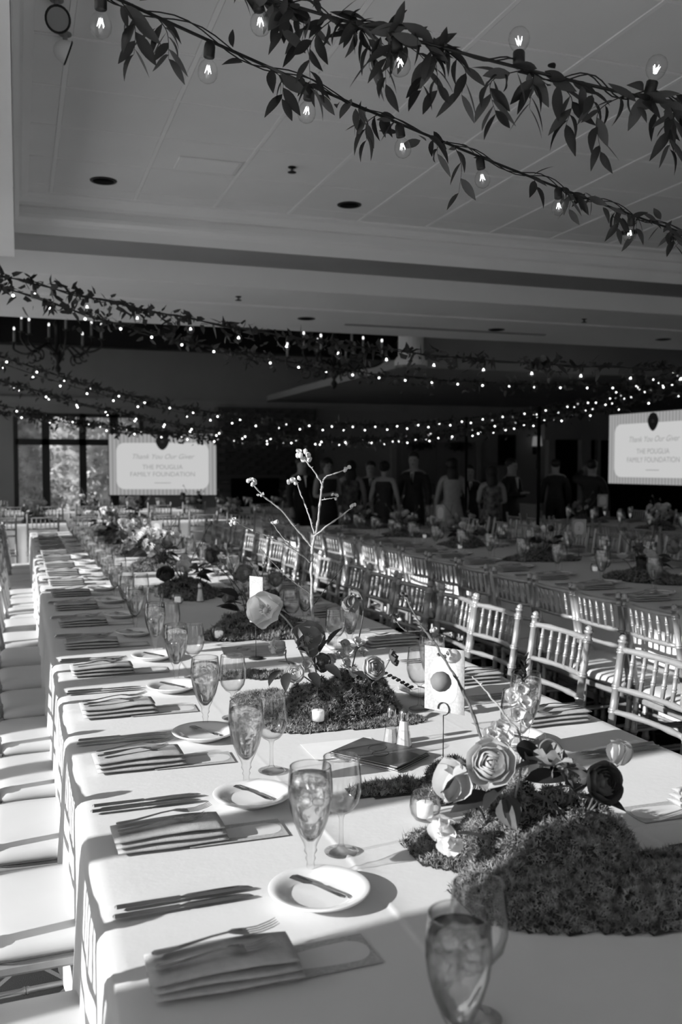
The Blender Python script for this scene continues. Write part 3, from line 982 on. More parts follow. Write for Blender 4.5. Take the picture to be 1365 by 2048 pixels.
for side, X0_, s_, a0, nn in (('left of the rightmost table', 6.3, 1, 5.4, 10), ('right of the rightmost table', 7.8, -1, 6.2, 9)):
    for k in range(nn):
        y = a0 + k * .54
        put('water_goblet', goblet_me, (X0_ + s_ * .38, y, TZ), 0, 'iced water goblet, %s in view on the %s' % (ORD[k], side), 'glass', 'water goblets on the ' + side, [('water', water_me)])
        put('wine_glass', wine_me, (X0_ + s_ * .47, y + .08, TZ), 0, 'empty wine glass, %s in view on the %s' % (ORD[k], side), 'glass', 'wine glasses on the ' + side)
        put('folded_napkin', NAP[0], (X0_ + s_ * .06, y + .25, TZ + .001), 0 if s_ > 0 else PI, 'folded grey napkin, %s in view on the %s' % (ORD[k], side), 'napkin', 'folded napkins on the ' + side)
for nm_, yy_, x0_, nn, sp in (('first cross table', 12.75, -1.6, 11, .47), ('rear cross table', 15.75, -1.3, 21, .5)):
    for k in range(nn):
        put('water_goblet', goblet_me, (x0_ + k * sp, yy_ - .1, TZ), 0, 'iced water goblet, %s on the %s' % (LO[k], nm_), 'glass', 'water goblets on the ' + nm_, [('water', water_me)])
        put('wine_glass', wine_me, (x0_ + k * sp + .1, yy_ - .05, TZ), 0, 'empty wine glass, %s on the %s' % (LO[k], nm_), 'glass', 'wine glasses on the ' + nm_)

# shakers, votives, booklets, card holders
def shaker(x, y, label, fill):
    o = thing('shaker', label, 'shaker', (x, y, TZ), 0, 'salt and pepper')
    n = 10
    MB().lathe([(0, 0), (.022, 0), (.0225, .004), (.0115, .072), (.011, .074), (0, .074)], n).build('body', 'glass', o, False)
    MB().lathe([(0, .003), (.0195, .003), (.0145, .040), (0, .041)] if fill == 'ink' else [(0, .003), (.0195, .003), (.0108, .068), (0, .069)], n).build('contents', 'paper' if fill != 'ink' else 'napkin', o, False)
    MB().lathe([(.0118, .071), (.0122, .088), (.011, .093), (.008, .099), (.004, .102), (0, .103)], 16).build('cap', 'steel', o)
shaker(.957, 2.238, 'glass shaker with silver cap in front of its pair, filled white', 'salt')
shaker(.938, 2.278, 'glass shaker with silver cap behind the white filled one', 'ink')
shaker(.93, 5.02, 'small glass shaker on the near table beyond the second moss mound', 'salt')
def votive(x, y, z, label, k=1):
    o = thing('votive_candle', label, 'candle', (x, y, z), 0, 'votive candles')
    MB().lathe([(0, .001), (.022, .001), (.030, .012), (.0335, .028), (.031, .045), (.0265, .056), (.0250, .056), (.0295, .045), (.0318, .028), (.0285, .013), (.020, .004), (0, .004)], 24).build('glass_cup', 'glass', o)
    MB().tube([(.0257 * math.cos(a), .0257 * math.sin(a), .056) for a in np.linspace(0, 2 * PI, 29)], .0011, 5, False).build('rim', 'rim', o)
    c = MB().lathe([(0, .006), (.017, .006), (.018, .034), (.015, .0365), (0, .034)], 18).build('candle', 'wax', o)
    MB().tube([(0, 0, .034), (.001, 0, .042)], .0008, 5).build('wick', 'ink', c)
    return o
votive(.80, 2.495, TZ + .010, 'round glass votive with lit candle before the second flower mound')
votive(.80, 3.89, TZ, 'round glass votive beside the third moss mound')
votive(.80, 4.98, TZ, 'round glass votive at the fourth moss mound')
votive(.80, 1.755, TZ, 'round glass votive behind the tulip of the nearest mound')
for k, (x, y) in enumerate([(3.75, 4.3), (3.8, 5.5), (4.0, 6.5), (3.7, 7.4), (3.9, 8.6), (7.0, 7.0), (7.1, 8.5)]):
    votive(x, y, TZ, '%s votive candle in view on the two shaded tables to the right' % ORD[k])
def booklet(x, y, rz, n, label):
    for k in range(n):
        t = put('booklet', MB().box(-.075, .075, -.10, .10, 0, .0022, ch=.0005).mesh('booklet', 'paper', False), (x + R.uniform(-.004, .004) - k * .002, y + k * .002, TZ + .001 + k * .0034), rz + R.uniform(-.03, .03), label % (('topmost' if k == n - 1 else 'bottommost' if k == 0 else ORD[k] + ' from the bottom' if k > 0 else '')), 'booklet', 'stacked booklets')
        MB().box(-.077, .077, -.102, .102, .0022, .0029).build('cover', 'booklet', t, False)
        if k == n - 1:
            mb = MB()
            mb.tube([(.02 + .028 * math.cos(a), .02 + .022 * math.sin(a), .0031) for a in np.linspace(0, 2 * PI, 21)], .0009, 4)
            mb.tube([(-.015 + .024 * math.cos(a), -.012 + .020 * math.sin(a), .0031) for a in np.linspace(0, 2 * PI, 21)], .0009, 4)
            mb.build('cover_emblem', 'ink', t)
booklet(.865, 2.17, .62, 4, 'dark-covered booklet in the stack by the shakers, %s')
booklet(.86, 3.56, 1.45, 4, 'dark-covered booklet in the stack beyond the second flower mound, %s')
tag(MB().box(-.10, .10, -.07, .07, 0, .0006).build('paper_sheet', 'paper', None, False, (.80, 2.27, TZ + .0005)), 'white paper sheet lying half under the booklet stack by the shakers', 'paper')

def holder(x, y, hgt, face, card, label, clabel, cw=.105, chh=.17, num='2'):
    o = thing('card_holder', label, 'card holder', (x, y, TZ), 0, 'wire card holders')
    MB().lathe([(0, 0), (.028, 0), (.028, .003), (0, .0035)], 20).build('base', 'wire', o)
    MB().tube([(0, 0, .003), (0, 0, hgt)], .0014, 6).build('rod', 'wire', o)
    dx, dy = math.cos(face), math.sin(face)
    rr_ = .016
    pts = [(dx * rr_ * math.sin(a), dy * rr_ * math.sin(a), hgt + rr_ - rr_ * math.cos(a)) for a in np.linspace(0, 1.55 * PI, 16)]
    MB().tube(pts, .0014, 6).build('hook_ring', 'wire', o)
    if card:
        c = thing('table_card', clabel, 'card', (x - dy * .003 * 1, y + dx * .003 * 1, TZ + hgt + .008), face, 'standing table cards')
        tag(c)
        MB().box(-cw / 2, cw / 2, 0, .0012, 0, chh).build('card_sheet', 'card', c, False)
        m = MB(); K = 24
        w2, h2 = cw * .34, chh * .36
        ring = [(w2 * math.copysign(abs(math.cos(a)) ** .7, math.cos(a)), -.0006, chh / 2 + h2 * math.copysign(abs(math.sin(a)) ** .7, math.sin(a))) for a in np.linspace(0, 2 * PI, K, endpoint=False)]
        m.v = ring; m.f = [tuple(range(K))]
        pn = m.build('card_panel', 'cardlight', c, False)
        tx = text_mesh(num, chh * .3, 'greyink', 'number')
        q = link('number', tx, c); q.location = (0, -.0012, chh / 2 - chh * .1); q.rotation_euler = (PI / 2, 0, 0)
    return o
def text_mesh(body, size, m, name='lettering', ext=.0002, shear=0):
    cu = bpy.data.curves.new('txt', 'FONT')
    cu.body = body; cu.size = size; cu.align_x = 'CENTER'; cu.extrude = ext; cu.shear = shear
    ob = bpy.data.objects.new('txt', cu)
    COL.objects.link(ob)
    dg = bpy.context.evaluated_depsgraph_get()
    me = bpy.data.meshes.new_from_object(ob.evaluated_get(dg))
    bpy.data.objects.remove(ob); bpy.data.curves.remove(cu)
    me.name = name
    me.materials.clear(); me.materials.append(M[m])
    return me
holder(.985, 2.055, .128, -1.0, True, 'wire card holder with curled top behind the nearest moss', 'tall white table card with a patterned border, behind the nearest flowers', .115, .16, '')
holder(.856, 3.458, .13, -1.0, True, 'thin wire card holder with a white card behind the white poppy', 'narrow white table card standing behind the white poppy', .07, .18, '')
holder(1.0, 7.2, .17, -.3, True, 'wire card holder in the far flowers of the near table', 'narrow white table card among the far flowers of the near table', .08, .14, '')
holder(4.30, 6.45, .15, -.42, True, 'wire card holder near the front of the middle table', 'pale table card with a round numbered panel on the middle table', .115, .15, '2')
holder(4.10, 8.65, .16, -.42, True, 'wire card holder further back on the middle table', 'small pale table card further back on the middle table', .09, .17, '')
holder(7.15, 10.2, .2, -.45, True, 'wire card holder on the rightmost table', 'dim grey table card standing on the rightmost table', .13, .16, '')

# ------------------------------------------------------------------ flowers and moss
def petal_mesh(w_, h_, cup, curl, m, ruff=0.0, seed=0, name='petal'):
    """grows from the origin along +y, cupping towards +z"""
    rr = random.Random(seed)
    t = MB()
    nu, nv = 7, 6
    ph = rr.uniform(0, 6)
    for j in range(nv):
        v = j / (nv - 1)
        wid = w_ * (math.sin(PI * min(1, v * .78 + .12)) ** .75)
        ang = cup * v + curl * v * v
        y = h_ * (math.sin(ang) / ang if ang > .01 else 1) * v
        z = h_ * ((1 - math.cos(ang)) / ang if ang > .01 else 0) * v
        for i in range(nu):
            u = -1 + 2 * i / (nu - 1)
            rf = ruff * h_ * v * math.sin(u * 6 + ph + v * 3)
            t.v.append((u * wid, y - h_ * .12 * u * u * v, z + w_ * .42 * u * u * (cup + .3) * .5 + rf))
    for j in range(nv - 1):
        for i in range(nu - 1):
            a = j * nu + i
            t.f.append((a, a + 1, a + nu + 1, a + nu))
    return t
def petal_cup(rho, th_end, hw, lip, seed, s):
    rr = random.Random(seed)
    t = MB(); nu, nv = 9, 8
    ph = rr.uniform(0, 6)
    for j in range(nv):
        v = j / (nv - 1)
        for i in range(nu):
            u = -1 + 2 * i / (nu - 1)
            pol = PI - (PI - th_end) * v * (1 - .16 * u * u)
            r = rho * (1 + lip * v ** 3 + .03 * v * math.sin(u * 5 + ph) - .03 * (u > 0))
            az = u * hw * (.35 + .65 * math.sin(PI * .5 * min(1, v * 1.4)))
            t.v.append((r * math.sin(pol) * math.sin(az), r * math.sin(pol) * math.cos(az), .30 * s + r * math.cos(pol) * .85))
    for j in range(nv - 1):
        for i in range(nu - 1):
            a = j * nu + i
            t.f.append((a, a + 1, a + nu + 1, a + nu))
    return t
def bloom_spec(kind, s):
    if kind == 'ranunculus':
        return [(5, ('cup', .50 * s, 1.35, .75, .22), 0, 0, 0), (5, ('cup', .44 * s, 1.05, .75, .12), 0, 0, 0), (5, ('cup', .37 * s, .85, .75, .08), 0, 0, .01 * s),
                (4, ('cup', .30 * s, .70, .85, .05), 0, 0, .02 * s), (4, ('cup', .23 * s, .60, .85, 0), 0, 0, .03 * s), (3, ('cup', .16 * s, .5, 1.0, 0), 0, 0, .04 * s)]
    """list of (count, petal MB args, tilt, radius offset, height)"""
    if kind == 'ranunculus':
        return [(8, (.40 * s, .54 * s, 1.0, .2), .12, .03 * s, 0.0), (8, (.38 * s, .50 * s, 1.1, .3), .40, .04 * s, .02 * s), (7, (.33 * s, .44 * s, 1.2, .4), .70, .04 * s, .04 * s),
                (6, (.26 * s, .36 * s, 1.3, .6), .95, .04 * s, .06 * s), (5, (.20 * s, .28 * s, 1.4, .9), 1.15, .03 * s, .09 * s), (4, (.13 * s, .2 * s, 1.4, 1.0), 1.3, .02 * s, .12 * s)]
    if kind == 'poppy':
        return [(3, (.50 * s, .62 * s, .55, .25), .15, .0, 0), (3, (.46 * s, .56 * s, .75, .2), .35, .0, .01 * s)]
    if kind == 'tulip':
        return [(3, (.44 * s, .85 * s, .9, .55), .95, .03 * s, 0), (3, (.34 * s, .82 * s, .9, .7), 1.05, .02 * s, .01 * s)]
    if kind == 'sweet':
        return [(2, (.45 * s, .6 * s, .3, .3), .4, 0, 0), (3, (.32 * s, .4 * s, .8, .3), .8, 0, .02 * s)]
    if kind == 'blossom':
        return [(5, (.26 * s, .45 * s, .8, .2), .3, 0, 0)]
    if kind == 'bud':
        return [(4, (.3 * s, .6 * s, 1.2, .6), 1.0, .02 * s, 0)]
def bloom(parent, loc, d, kind, s, m, parts=True, spin=0, seed=0, label=None, name='bloom', acc=None):
    base = Matrix.Translation(loc) @ rot_to(d) @ Matrix.Rotation(spin, 4, 'Z')
    spec = bloom_spec(kind, s)
    ruff = .10 if kind in ('poppy', 'sweet') else .025
    centre = MB()
    if kind == 'poppy':
        centre.ball((0, 0, .07 * s), .10 * s, 8).tube([(0, 0, -.01), (0, 0, .03 * s)], .05 * s)
        for k in range(16):
            a = k * 2.4; r = .17 * s
            centre.tube([(0, 0, .03 * s), (r * math.cos(a), r * math.sin(a), .14 * s)], .012 * s, 3)
    else:
        centre.ball((0, 0, (.30 if kind == 'ranunculus' else .03) * s), .09 * s, 8)
    if acc is None:
        b = centre.build(name, 'petal_l' if kind == 'poppy' else m, parent)
        b.matrix_local = base
        if label: b['label'] = label
    li = 0
    one = MB()
    for (cnt, args, tilt, ro, zo) in spec:
        pm = petal_cup(args[1], args[2], args[3], args[4], seed + li, s) if args[0] == 'cup' else petal_mesh(*args, m, ruff, seed + li)
        me = pm.mesh('petal', m) if (parts and acc is None) else None
        for k in range(cnt):
            a = 2 * PI * (k + .5 * (li % 2) + R.uniform(-.06, .06)) / cnt + li * .7
            mt = Matrix.Rotation(a, 4, 'Z') @ Matrix.Translation((0, ro, zo)) @ Matrix.Rotation(tilt + R.uniform(-.08, .08), 4, 'X')
            if me is not None: link('petal', me, b, None, mt)
            else: one.add(pm.v, pm.f, (base if acc is not None else Matrix.Identity(4)) @ mt)
        li += 1
    if acc is not None:
        acc.add(one.v, one.f); acc.add(centre.v, centre.f, base)
        return None
    if not parts:
        one.build('petals', m, b)
    return b
def leaf_shape(L, W, m=None, fold=.25, bend=.3):
    t = MB()
    n = 6
    for i in range(n + 1):
        u = i / n
        w_ = W * math.sin(PI * u ** .85) ** .9 * .5 if 0 < u < 1 else .0004
        y = L * u; z = -bend * L * u * u * .5
        t.v += [(-w_, y, z + fold * w_), (0, y, z), (w_, y, z + fold * w_)]
    for i in range(n):
        a = i * 3
        t.f += [(a, a + 1, a + 4, a + 3), (a + 1, a + 2, a + 5, a + 4)]
    return t
def leaf_at(p, d, roll, sc_=1):
    q = Vector(d).normalized()
    m = q.to_track_quat('Y', 'Z').to_matrix().to_4x4()
    return Matrix.Translation(p) @ m @ Matrix.Rotation(roll, 4, 'Y') @ Matrix.Scale(sc_, 4)

def smooth_path(pts, n=6):
    P = [Vector(p) for p in pts]
    out = []
    for i in range(len(P) - 1):
        p0 = P[max(i - 1, 0)]; p1 = P[i]; p2 = P[i + 1]; p3 = P[min(i + 2, len(P) - 1)]
        for k in range(n):
            t = k / n
            out.append(.5 * ((2 * p1) + (p2 - p0) * t + (2 * p0 - 5 * p1 + 4 * p2 - p3) * t * t + (3 * p1 - p0 - 3 * p2 + p3) * t ** 3))
    out.append(P[-1])
    return out
def stem(parent, pts, r0, r1, m='stem', name='stem', n=6):
    pp = smooth_path(pts, 5)
    rad = [r0 + (r1 - r0) * i / (len(pp) - 1) for i in range(len(pp))]
    return MB().tube(pp, rad, n).build(name, m, parent)
def twig(parent, pts, r0, r1, m='branch', seed=0, name='branch'):
    """woody branch with nodes along it"""
    pp = smooth_path(pts, 7)
    rr = random.Random(seed)
    rad = []
    for i in range(len(pp)):
        k = 1.45 if i % 5 == 0 else 1
        rad.append((r0 + (r1 - r0) * i / (len(pp) - 1)) * k)
        if 0 < i < len(pp) - 1: pp[i] = pp[i] + Vector((rr.uniform(-1, 1), rr.uniform(-1, 1), rr.uniform(-1, 1))) * .0012
    mb = MB().tube(pp, rad, 6)
    for i in range(4, len(pp) - 1, 5):
        d = Vector((rr.uniform(-1, 1), rr.uniform(-1, 1), rr.uniform(0, 1))).normalized()
        mb.tube([pp[i], pp[i] + d * .006], [.0016, .0006], 4)
    return mb.build(name, m, parent)
def budcluster(parent, p, n, s, m, seed):
    rr = random.Random(seed)
    for k in range(n):
        q = Vector(p) + Vector((rr.uniform(-1, 1), rr.uniform(-1, 1), rr.uniform(-.6, 1))) * s * .9
        d = (q - Vector(p)).normalized() if k else Vector((0, -.4, 1))
        if s > .006 and k % 2 == 0:
            bloom(parent, q, d, 'blossom', s * 2.0, m, parts=False, seed=seed + k, name='blossom')
        else:
            MB().ball((0, 0, 0), s * .5, 7, (1, 1, 1.25), jit=.12, seed=seed + k).build('bud', m, parent, True, q)

def moss_mound(parent, lobes, n, seed, length=.012, width=.0022, name='moss', m='moss'):
    """lobes: (x, y, rx, ry, h) in local coords; surface = max of bumps. returns height function"""
    def H_(x, y):
        h = 0
        for (cx_, cy_, rx, ry_, hh) in lobes:
            q = 1 - ((x - cx_) / rx) ** 2 - ((y - cy_) / ry_) ** 2
            if q > 0: h = max(h, hh * q ** .55)
        return max(.001, h * (1 + .35 * noise.noise(Vector((x * 22, y * 22, seed))) + .25 * noise.noise(Vector((x * 60, y * 60, seed)))) - .010 * (1 + noise.noise(Vector((x * 35, y * 35, seed + 9))))) if h > 0.0 else 0
    x0 = min(l[0] - l[2] for l in lobes); x1 = max(l[0] + l[2] for l in lobes)
    y0 = min(l[1] - l[3] for l in lobes); y1 = max(l[1] + l[3] for l in lobes)
    nx = max(8, int((x1 - x0) / .014)); ny = max(8, int((y1 - y0) / .014))
    t = MB(); idx = {}
    for j in range(ny + 1):
        for i in range(nx + 1):
            x = x0 + (x1 - x0) * i / nx; y = y0 + (y1 - y0) * j / ny
            h = H_(x, y)
            idx[i, j] = (len(t.v), h); t.v.append((x, y, max(0, h - .004)))
    for j in range(ny):
        for i in range(nx):
            c = [idx[i, j], idx[i + 1, j], idx[i + 1, j + 1], idx[i, j + 1]]
            if max(q[1] for q in c) > 0: t.f.append(tuple(q[0] for q in c))
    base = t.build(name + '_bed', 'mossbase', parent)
    rr = random.Random(seed)
    P = []; D = []
    tries = 0
    while len(P) < n and tries < n * 8:
        tries += 1
        x = rr.uniform(x0, x1); y = rr.uniform(y0, y1)
        h = H_(x, y)
        if h <= 0.001:
            if H_(x * .96 + (x0 + x1) * .02, y * .96 + (y0 + y1) * .02) <= 0 or rr.random() > .35: continue
            h = .002
        e = .006
        gx_ = (H_(x + e, y) - H_(x - e, y)) / (2 * e); gy_ = (H_(x, y + e) - H_(x, y - e)) / (2 * e)
        d = Vector((-gx_, -gy_, 1)).normalized()
        P.append((x, y, max(.001, h - .002))); D.append(tuple(d))
    blades(name, P, D, length, width, m, parent, seed=seed, n_per=4, spread=.75, curl=.6)
    return H_

# ------------------------------------------------------------------ nearest centrepiece
def rel(base):
    b = Vector(base)
    return lambda p: Vector(p) - b
B1 = (.95, 1.48, TZ)
a1 = thing('flower_arrangement', 'nearest moss mound with ranunculus, poppies and a budding branch, mostly in shade', 'flowers', B1, 0, 'centrepieces of the near table')
q = rel(B1)
h1 = moss_mound(a1, [(-.01, .03, .18, .18, .115), (-.07, -.10, .18, .14, .062), (.12, -.16, .26, .13, .045), (.28, -.14, .22, .12, .028), (-.15, .12, .10, .10, .035), (-.03, .10, .12, .1, .115)], 21000, 11, .0095, .0016)
bloom(a1, q((0.823, 1.507, 0.953)), (-.55, -.75, .45), 'ranunculus', .076, 'petal_l', seed=3, label='large pale ranunculus')
bloom(a1, q((0.932, 1.511, 0.942)), (.15, -.2, .9), 'poppy', .085, 'petal_m', seed=9, label='mid grey poppy')
bloom(a1, q((0.944, 1.486, 0.951)), (.5, -.6, -.5), 'sweet', .06, 'petal_l', seed=12)
bloom(a1, q((1.007, 1.441, 0.918)), (.1, -.75, .35), 'ranunculus', .068, 'petal_d', seed=15, label='dark ranunculus')
bloom(a1, q((0.967, 1.455, 0.925)), (-.2, -.6, .5), 'poppy', .05, 'petal_d', seed=16)
bloom(a1, q((1.059, 1.456, 0.943)), (.35, .1, .9), 'tulip', .062, 'petal_l', seed=21)
bloom(a1, q((0.743, 1.531, 0.888)), (.2, -.15, .95), 'tulip', .10, 'petal_l', seed=25, label='pale closed tulip')
bloom(a1, q((0.712, 1.478, 0.869)), (-.6, -.6, -.1), 'sweet', .062, 'petal_w', seed=31)
bloom(a1, q((0.711, 1.456, 0.85)), (-.3, -.7, -.5), 'sweet', .055, 'petal_w', seed=33)
for i, (p, s_) in enumerate([((0.926, 1.584, 1.073), .03), ((0.913, 1.587, 1.053), .034), ((0.916, 1.554, 1.048), .03), ((0.904, 1.557, 1.032), .032), ((0.857, 1.541, 1.011), .036), ((0.838, 1.536, 1.0), .034), ((0.862, 1.527, 0.995), .034), ((0.847, 1.522, 0.984), .034), ((0.917, 1.552, 1.017), .028), ((0.824, 1.53, 0.986), .03)]):
    bloom(a1, q(p), (R.uniform(-.7, .3), -.7, R.uniform(-.1, .6)), 'poppy', s_, 'petal_w', parts=False, seed=40 + i, name='stock_flower')
# arching stems
stem(a1, [q((.90, 1.53, .83)), q((0.845, 1.517, 0.881)), q((0.837, 1.522, 0.918))], .0022, .002)
stem(a1, [q((.97, 1.52, .85)), q((0.975, 1.482, 0.877)), q((0.978, 1.494, 0.93)), q((0.966, 1.501, 0.973)), q((0.946, 1.508, 0.989)), q((0.93, 1.514, 0.978)), q((0.928, 1.513, 0.954))], .0026, .002)
stem(a1, [q((.97, 1.47, .85)), q((0.979, 1.447, 0.851)), q((1.002, 1.442, 0.897))], .003, .002)
stem(a1, [q((.92, 1.49, .84)), q((0.925, 1.489, 0.881)), q((0.937, 1.475, 0.908)), q((0.973, 1.463, 0.91))], .0024, .002)
stem(a1, [q((.83, 1.53, .80)), q((0.804, 1.509, 0.865)), q((0.774, 1.521, 0.888)), q((0.751, 1.527, 0.869))], .0026, .002, 'stem')
stem(a1, [q((.85, 1.50, .80)), q((0.772, 1.476, 0.841)), q((0.733, 1.469, 0.851))], .0035, .0025, 'petal_m')
stem(a1, [q((.95, 1.50, .86)), q((0.956, 1.478, 0.881)), q((0.952, 1.481, 0.918))], .0022, .002)
stem(a1, [q((.98, 1.46, .84)), q((1.017, 1.446, 0.884)), q((1.054, 1.456, 0.915)), q((1.06, 1.456, 0.938))], .0024, .002)
# spike of small dark leaves
sp = stem(a1, [q((.90, 1.53, .87)), q((0.913, 1.562, 0.976)), q((0.955, 1.617, 1.093))], .002, .001)
for k in range(30):
    u = k / 30
    p = q((0.94, 1.598, 1.043)).lerp(q((0.962, 1.627, 1.121)), u)
    t = leaf_shape(.018 * (1 - .5 * u), .007)
    mt = leaf_at(p, (math.cos(k * 2.4), math.sin(k * 2.4), 1.3), 0)
    if k == 0: lme = t.mesh('leaf', 'leaf')
    link('leaf', lme, a1, None, mt)
# branches with buds
twig(a1, [q((.86, 1.53, .84)), q((0.825, 1.551, 0.987)), q((0.813, 1.601, 1.063)), q((0.8, 1.629, 1.102)), q((0.795, 1.697, 1.145)), q((0.78, 1.747, 1.184)), q((0.771, 1.795, 1.233))], .0032, .0016, 'barkdark', 3)
twig(a1, [q((0.795, 1.697, 1.145)), q((0.783, 1.724, 1.169)), q((0.749, 1.735, 1.169)), q((0.733, 1.763, 1.189))], .0018, .0009, 'barkdark', 5)
twig(a1, [q((.88, 1.53, .84)), q((0.907, 1.542, 0.972)), q((0.881, 1.565, 1.027)), q((0.854, 1.587, 1.068)), q((0.837, 1.616, 1.095))], .0024, .0013, 'branch', 7)
budcluster(a1, q((0.771, 1.795, 1.233)), 4, .010, 'petal_d', 3)
budcluster(a1, q((0.733, 1.763, 1.189)), 4, .009, 'petal_d', 5)
budcluster(a1, q((0.8, 1.717, 1.169)), 3, .008, 'petal_l', 6)
budcluster(a1, q((0.807, 1.691, 1.124)), 3, .008, 'petal_m', 8)
MB().ball((0, 0, 0), .021, 14, (1, 1, .95), jit=.03).build('bloom', 'petal_m', a1, True, q((0.77, 1.618, 1.089)))
MB().ball((0, 0, 0), .019, 14, (1, 1, .8), jit=.03).build('bloom', 'petal_w', a1, True, q((0.835, 1.703, 1.118)))
# broad leaves
blm = leaf_shape(.085, .04, fold=.35, bend=.5).mesh('leaf', 'leaf')
blp = leaf_shape(.075, .036, fold=.3, bend=.4).mesh('leaf', 'leafpale')
for (p, d, r_, pale) in [((0.849, 1.496, 0.916), (-1, -.5, -.1), .3, 0), ((0.853, 1.494, 0.897), (-.4, -1, -.45), -.2, 1), ((0.88, 1.486, 0.925), (.9, -.4, .2), .5, 0), ((0.835, 1.499, 0.888), (-.2, -1, -.3), .8, 1),
                         ((0.878, 1.464, 0.909), (.7, -.7, -.3), -.4, 0), ((0.924, 1.471, 0.939), (.9, .2, .1), .1, 0), ((0.783, 1.54, 0.909), (-.7, -.3, .2), .9, 0), ((0.996, 1.465, 0.89), (.9, -.1, -.2), -.7, 0),
                         ((0.868, 1.522, 0.929), (.3, -.6, .5), .2, 1), ((0.909, 1.519, 0.94), (-.3, -.3, .8), .2, 0), ((0.822, 1.504, 0.897), (-1, 0, -.1), -.5, 0)]:
    link('leaf', blp if pale else blm, a1, None, leaf_at(q(p), d, r_))
# loose moss strips on the cloth
def strip(lobes, n, seed, label, x, y):
    t = thing('moss_strip', label, 'moss', (x, y, TZ), 0, 'loose moss on the near table')
    moss_mound(t, lobes, n, seed, .011, .002)
    return t
strip([(-.06, .02, .10, .045, .022), (.06, -.06, .09, .06, .03), (.10, .02, .07, .05, .06)], 2600, 21, 'low strip of loose moss between the shakers and nearest mound', .86, 1.93)
strip([(0, 0, .13, .05, .02), (.12, -.05, .08, .05, .02)], 1500, 22, 'low strip of loose moss left of the second flower mound', .72, 3.2)

# ------------------------------------------------------------------ second centrepiece with the tall pale branch
B2 = (.90, 2.62, TZ)
a2 = thing('flower_arrangement', 'second moss mound with a white poppy and tall forked blossom branch', 'flowers', B2, 0, 'centrepieces of the near table')
q = rel(B2)
moss_mound(a2, [(0, -.01, .19, .14, .105), (.06, .02, .14, .15, .11), (-.12, .08, .13, .14, .04), (-.10, -.10, .14, .08, .022), (.08, -.14, .14, .06, .02), (-.17, .20, .10, .12, .03)], 15000, 13, .0095, .0016)
bloom(a2, q((0.689, 2.653, 1.077)), (-.5, -.85, .35), 'poppy', .105, 'petal_w', seed=3, label='large white poppy facing the camera')
bloom(a2, q((0.79, 2.581, 0.999)), (.1, -1, .25), 'poppy', .10, 'petal_m', seed=5, label='mid grey poppy')
bloom(a2, q((0.739, 2.629, 0.968)), (-.9, -.3, .2), 'tulip', .065, 'petal_l', seed=7)
bloom(a2, q((0.947, 2.459, 0.924)), (.2, -.9, .35), 'ranunculus', .060, 'petal_l', seed=11, label='pale ranunculus')
bloom(a2, q((0.743, 2.529, 0.907)), (-.4, -.8, .5), 'ranunculus', .052, 'petal_w', seed=13)
bloom(a2, q((0.861, 2.586, 0.949)), (.2, -.5, -.8), 'tulip', .045, 'petal_l', seed=17)
bloom(a2, q((0.999, 2.757, 1.093)), (-.3, -.4, -.8), 'tulip', .07, 'petal_m', seed=19, label='nodding grey bloom')
bloom(a2, q((1.033, 2.525, 0.934)), (.6, -.3, .3), 'poppy', .05, 'petal_d', seed=23)
bloom(a2, q((0.815, 2.527, 0.939)), (.1, -.8, .2), 'poppy', .055, 'petal_d', seed=27)
for i, (u_, p) in enumerate([(0, (0.911, 2.537, 0.967)), (1, (0.939, 2.55, 0.985)), (2, (0.89, 2.522, 0.934)), (3, (0.907, 2.494, 0.91)), (4, (0.953, 2.543, 0.955)), (5, (0.911, 2.58, 0.974)), (6, (0.787, 2.557, 0.927)), (7, (0.883, 2.546, 0.952))]):
    bloom(a2, q(p), (R.uniform(-.4, .4), -.8, R.uniform(0, .6)), 'poppy', .030, 'petal_l', parts=False, seed=60 + i, name='stock_flower')
stem(a2, [q((.83, 2.62, .85)), q((0.773, 2.607, 0.977)), q((0.761, 2.625, 1.028)), q((0.727, 2.65, 1.07)), q((0.704, 2.669, 1.084))], .0030, .0024, 'petal_l')
stem(a2, [q((.84, 2.62, .85)), q((0.811, 2.571, 0.937)), q((0.793, 2.59, 0.987))], .0026, .002)
stem(a2, [q((.95, 2.65, .85)), q((1.005, 2.697, 0.993)), q((1.028, 2.735, 1.066)), q((1.019, 2.751, 1.104)), q((1.002, 2.757, 1.112))], .0024, .002)
stem(a2, [q((.93, 2.6, .85)), q((0.938, 2.482, 0.888)), q((0.951, 2.468, 0.912))], .0024, .002)
stem(a2, [q((.86, 2.6, .83)), q((0.744, 2.593, 0.923)), q((0.742, 2.628, 0.961))], .0024, .002)
stem(a2, [q((.98, 2.6, .82)), q((1.008, 2.521, 0.896)), q((1.033, 2.525, 0.931))], .002, .0016)
P0 = q((0.829, 2.627, 0.91))
twig(a2, [q((0.809, 2.704, 1.241)), q((0.769, 2.742, 1.282)), q((0.739, 2.755, 1.328))], .0016, .001, 'branch', 21)
twig(a2, [P0, q((0.837, 2.663, 1.04)), q((0.845, 2.699, 1.173)), q((0.856, 2.721, 1.26)), q((0.868, 2.719, 1.309)), q((0.875, 2.71, 1.387)), q((0.885, 2.711, 1.456))], .0052, .0030, 'branch', 1)
twig(a2, [q((0.854, 2.721, 1.255)), q((0.818, 2.736, 1.302)), q((0.759, 2.74, 1.372)), q((0.71, 2.748, 1.411)), q((0.674, 2.752, 1.452))], .0032, .0018, 'branch', 2)
twig(a2, [q((0.862, 2.721, 1.297)), q((0.852, 2.749, 1.355)), q((0.836, 2.779, 1.416)), q((0.821, 2.786, 1.463))], .0026, .0015, 'branch', 3)
twig(a2, [q((0.885, 2.71, 1.448)), q((0.862, 2.72, 1.487)), q((0.831, 2.744, 1.533))], .0026, .0016, 'branch', 4)
